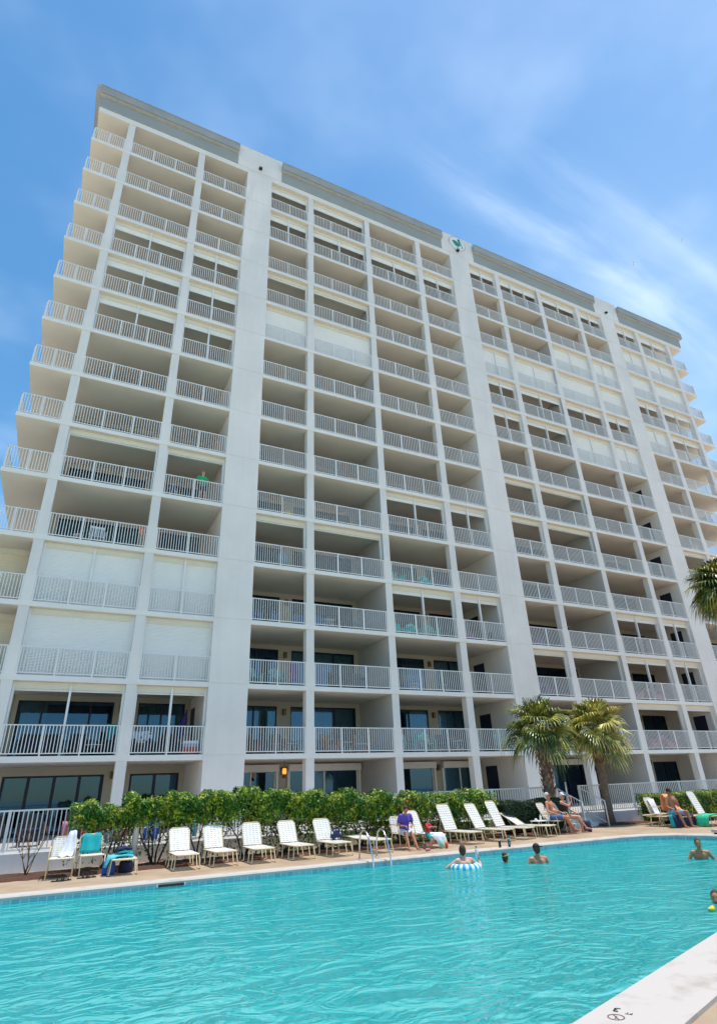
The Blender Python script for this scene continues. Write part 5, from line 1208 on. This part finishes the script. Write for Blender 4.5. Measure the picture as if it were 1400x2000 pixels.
# second balcony
adk('pale teal adirondack chair, left of two on the second balcony', (7.3, .9, F2), radians(10), 'paleteal_wood')
adk('pale teal adirondack chair, right of two on the second balcony', (8.4, .95, F2), radians(-6), 'paleteal_wood')
hang('purple towel on the second balcony beside the teal chairs', (9.05, .5, F2+1.0), .30, .75, 'violet_cloth')
tub('low dark lounge seat, left of two on the central second balcony', (11.3, .8, F2), radians(8), 'darkwicker', 'navy_cloth')
tub('low dark lounge seat, right of two on the central second balcony', (12.4, .8, F2), radians(-8), 'darkwicker', 'navy_cloth')
ptable('small white table on the second balcony right of centre', (15.4, .6, F2), .26, .40)
ptable('small blue table on the second balcony right of centre', (17.2, .7, F2), .22, .45, 'paleblue_cloth')
# third balcony
ptable('small white table on the central third balcony', (10.85, .6, F3), .30, .48)
for i, (x, rz_, lb) in enumerate(((15.0, 12, 'bright turquoise adirondack chair, leftmost of three on the third balcony'), (15.95, 0, 'bright turquoise adirondack chair, middle of three on the third balcony'), (16.95, -12, 'bright turquoise adirondack chair, rightmost of three on the third balcony'))): adk(lb, (x, .95, F3), radians(rz_))
tub('purple cushioned armchair, left of two beside the middle tower on the third balcony', (19.1, .8, F3), radians(8), 'violet_cloth', 'orange_plastic')
tub('dark red cushioned armchair, right of two beside the middle tower on the third balcony', (20.3, .8, F3), radians(-8), 'darkwicker', 'coolred')
# fourth
t = rocker('white rocking chair on the wide fourth balcony at the left', (.10, .75, F4), radians(6))
ptable('small white table left of the rocking chair on the fourth balcony', (-.65, .6, F4), .2, .42)
hang('orange towel over the right end of the fourth balcony rail', (1.85, .22, F4+1.02), .26, .35, 'orange_cloth')
adk('turquoise adirondack chair, left of two on the fourth balcony right of centre', (14.95, .8, F4), radians(10))
adk('turquoise adirondack chair, right of two on the fourth balcony right of centre', (16.8, .8, F4), radians(-10))
hang('teal towel on a line on the fourth balcony right of the left pier', (8.6, .9, F4+.95), .5, .6, 'teal_cloth')
for i in range(5):
    t = thing('beach_shoe', 'one of the dark shoes lined up on the outer left corner balcony edge', 'shoe', (-3.55+i*.30, .22, F4), 0, 'dark shoes along the left corner balcony edge')
    MB().capsule((0, -.02, .04), (.0, .16, .035), .045, .035, 8).ball((0, .15, .08), (.035, .04, .07), 8).build('upper', 'black', t)
# fifth and up
for x, lb in ((-.9, 'dark patio chair, leftmost on the wide fifth balcony'), (.2, 'dark patio chair, middle of the wide fifth balcony'), (1.2, 'dark patio chair, rightmost on the wide fifth balcony')): tub(lb, (x, .9, F5), 0, 'darkwicker', 'darkwicker')
t = thing('beach_bucket', 'yellow bucket on the fifth balcony right of the left pier', 'bucket', (8.55, .35, F5)); MB().lathe([(.11, 0), (.15, .3), (.14, .3), (.10, .02)], 14).build('body', 'yellow_plastic', t); MB().tube([(-.14, 0, .3), (-.1, 0, .42), (.1, 0, .42), (.14, 0, .3)], .008, 5).build('handle', 'yellow_plastic', t)
adk('turquoise adirondack chair on the eighth balcony of the centre column', (10.55, .7, FL(8)), radians(15))
adk('turquoise adirondack chair on the top balcony right of centre', (15.1, .7, FL(13)), radians(15))
for l in (5, 7, 8, 6): tub('dark chair behind the wide far-left balcony rail, level %s of the tower' % {5: 'five, by the wall', 6: 'six', 7: 'seven', 8: 'eight'}[l], (.6 if l != 5 else -1.3, 1.0, FL(l)), 0, 'darkwicker', None)
# right half
tub('violet cushioned armchair on the third balcony right of the middle tower', (23.9, .7, F3), radians(6), 'violet_cloth', 'violet_cloth')
tub('violet cushioned armchair on the second balcony right of the middle tower', (24.2, .7, F2), radians(-6), 'violet_cloth', 'violet_cloth')
hang('yellow cloth on the fourth balcony right of the middle tower', (23.1, .3, F4+.5), .16, .4, 'yellow_plastic')
for i, x in enumerate((31.2, 32.9)): tub(['pink cushioned chair, left of two on the second balcony in the right section', 'pink cushioned chair, right of two on the second balcony in the right section'][i], (x, .7, F2), 0, 'pink_cloth', 'pink_cloth')
for i, x in enumerate((31.4, 32.8)): tub(['pink cushioned chair, left of two on the first balcony above the right hedge', 'pink cushioned chair, right of two on the first balcony above the right hedge'][i], (x, .6, F1), 0, 'pink_cloth', 'coolred')
for i, x in enumerate((27.5, 28.9)): tub(['pink cushioned chair just right of the palms, left of two, first balcony', 'pink cushioned chair just right of the palms, right of two, first balcony'][i], (x, .6, F1), 0, 'pink_cloth', 'pink_cloth')
for x, l, lb in ((44.5, 10, 'white cloth-covered lounge chair high on the far-right tenth balcony'), (44.0, 7, 'white cloth-covered lounge chair on the far-right seventh balcony'), (43.9, 5, 'white cloth-covered lounge chair on the far-right fifth balcony')):
    t = thing('covered_chair', lb, 'chair', (x, .6, FL(l))); MB().hexa([(-.6, -.3, 0), (.6, -.3, 0), (.6, .4, 0), (-.6, .4, 0)], [(-.2, -.2, .85), (.45, -.2, 1.1), (.45, .3, 1.1), (-.2, .3, .85)]).build('cover', 'white_cloth', t)
# ground terrace things seen through the hedge and pickets
for i, (x, y, c_) in enumerate(((1.9, -4.3, 'royal_cloth'), (2.9, -4.4, 'royal_cloth'), (4.1, -4.2, 'royal_cloth'))):
    strapchair(['blue sling chair on the terrace behind the hedge, left of the white post', 'blue sling chair on the terrace behind the hedge, right of the white post', 'blue sling chair on the terrace behind the hedge, third from the left'][i], (x, y, .40), radians([20, -10, 5][i]), c_, True, group='blue sling chairs on the terrace')
    t = thing('chair_towel', ['blue towel over the terrace chair left of the white post', 'blue towel over the terrace chair right of the white post', 'blue towel over the third terrace chair'][i], 'towel', (x, y+.25, .85), radians([20, -10, 5][i]))
    loft([((-.24, .0, -.4), (.24, .0, -.4)), ((-.24, .06, .05), (.24, .06, .05)), ((-.24, .12, .05), (.24, .12, .05)), ((-.24, .15, -.3), (.24, .15, -.3))], .01, .012, i).build('cloth', ['deepteal_cloth', 'royal_cloth', 'deepteal_cloth'][i], t)
t = thing('garden_post', 'round white post standing in the mulch behind the turquoise towels', 'post', (2.22, -6.55, 0)); MB().lathe([(.07, 0), (.07, .98), (.085, 1.0), (.085, 1.03), (.02, 1.05)], 16).build('post', 'white', t)
t = thing('red_float', 'red foam float hanging on the fence behind the third upright lounger', 'float', (5.55, -5.6, .8)); MB().capsule((0, 0, -.12), (0, 0, .16), .07, .07, 10).build('foam', 'coolred', t); MB().tube([(0, 0, .2), (0, .1, .35)], .008, 5).build('cord', 'black', t)
for x, z, c_, lb in ((.55, .95, 'pink_cloth', 'pink towel seen through the pickets at the far left'), (1.02, 1.0, 'coolred', 'red towel seen through the pickets at the far left')):
    hang(lb, (x, -4.9, z+.1), .14, .35, c_)
for i, x in enumerate((-1.4, -.3, .9, 2.4)):
    tub(['dark wicker terrace chair behind the far-left pickets, first from the left', 'dark wicker terrace chair behind the far-left pickets, second from the left', 'dark wicker terrace chair behind the far-left pickets, third from the left', 'dark wicker terrace chair behind the left end of the hedge'][i], (x, -2.6+.2*(i % 2), .40), radians(10*i-15), 'darkwicker', 'navy_cloth', group='dark wicker chairs on the terrace')
# lantern with a warm lit bulb at the ground floor
t = thing('wall_lantern', 'orange glowing lantern on the ground floor wall beneath the first balcony', 'lantern', (8.95, 1.2, 2.28), 0)
lit = bpy.data.materials.new('lantern_glow'); lit.use_nodes = True; pb = lit.node_tree.nodes['Principled BSDF']; pb.inputs['Base Color'].default_value = (.8, .2, .02, 1); pb.inputs['Emission Color'].default_value = (1, .22, .03, 1); pb.inputs['Emission Strength'].default_value = 1.6
MB().lathe([(.07, 0), (.09, .05), (.08, .2), (.03, .24)], 12, (0, 0, .0)).build('glass_globe', lit, t); MB().box(-.10, .10, -.10, .10, .22, .27).tube([(0, 0, .26), (0, 0, .54)], .01, 5).build('cap', 'bronze', t); MB().lathe([(.10, -.16), (.06, -.02), (.03, 0)], 12).build('base', 'bronze', t)
# gulls
for lb, (px, py), dist in (('tiny gull gliding in the sky above the right end of the roof', (1236, 515), 130), ('tiny gull in the sky at the upper right, highest of the two', (1331, 469), 150)):
    d = RT*(px-700)/F+UP*(1000-py)/F+FW; p = CAMPOS+d.normalized()*dist; t = thing('seagull', lb, 'bird', tuple(p), radians(40))
    MB().capsule((0, -.16, 0), (0, .16, 0), .05, .03, 8).ball((0, -.22, .02), .035, 8).build('body', 'white', t)
    for s_ in (-1, 1): MB().hexa([(s_*.03, -.08, 0), (s_*.03, .08, 0), (s_*.03, .08, .015), (s_*.03, -.08, .015)], [(s_*.30, -.06, .09), (s_*.30, .05, .09), (s_*.30, .05, .10), (s_*.30, -.06, .10)]).hexa([(s_*.30, -.06, .09), (s_*.30, .05, .09), (s_*.30, .05, .10), (s_*.30, -.06, .10)], [(s_*.58, .02, .03), (s_*.58, .06, .03), (s_*.58, .06, .035), (s_*.58, .02, .035)]).build('wing', 'grey', t)
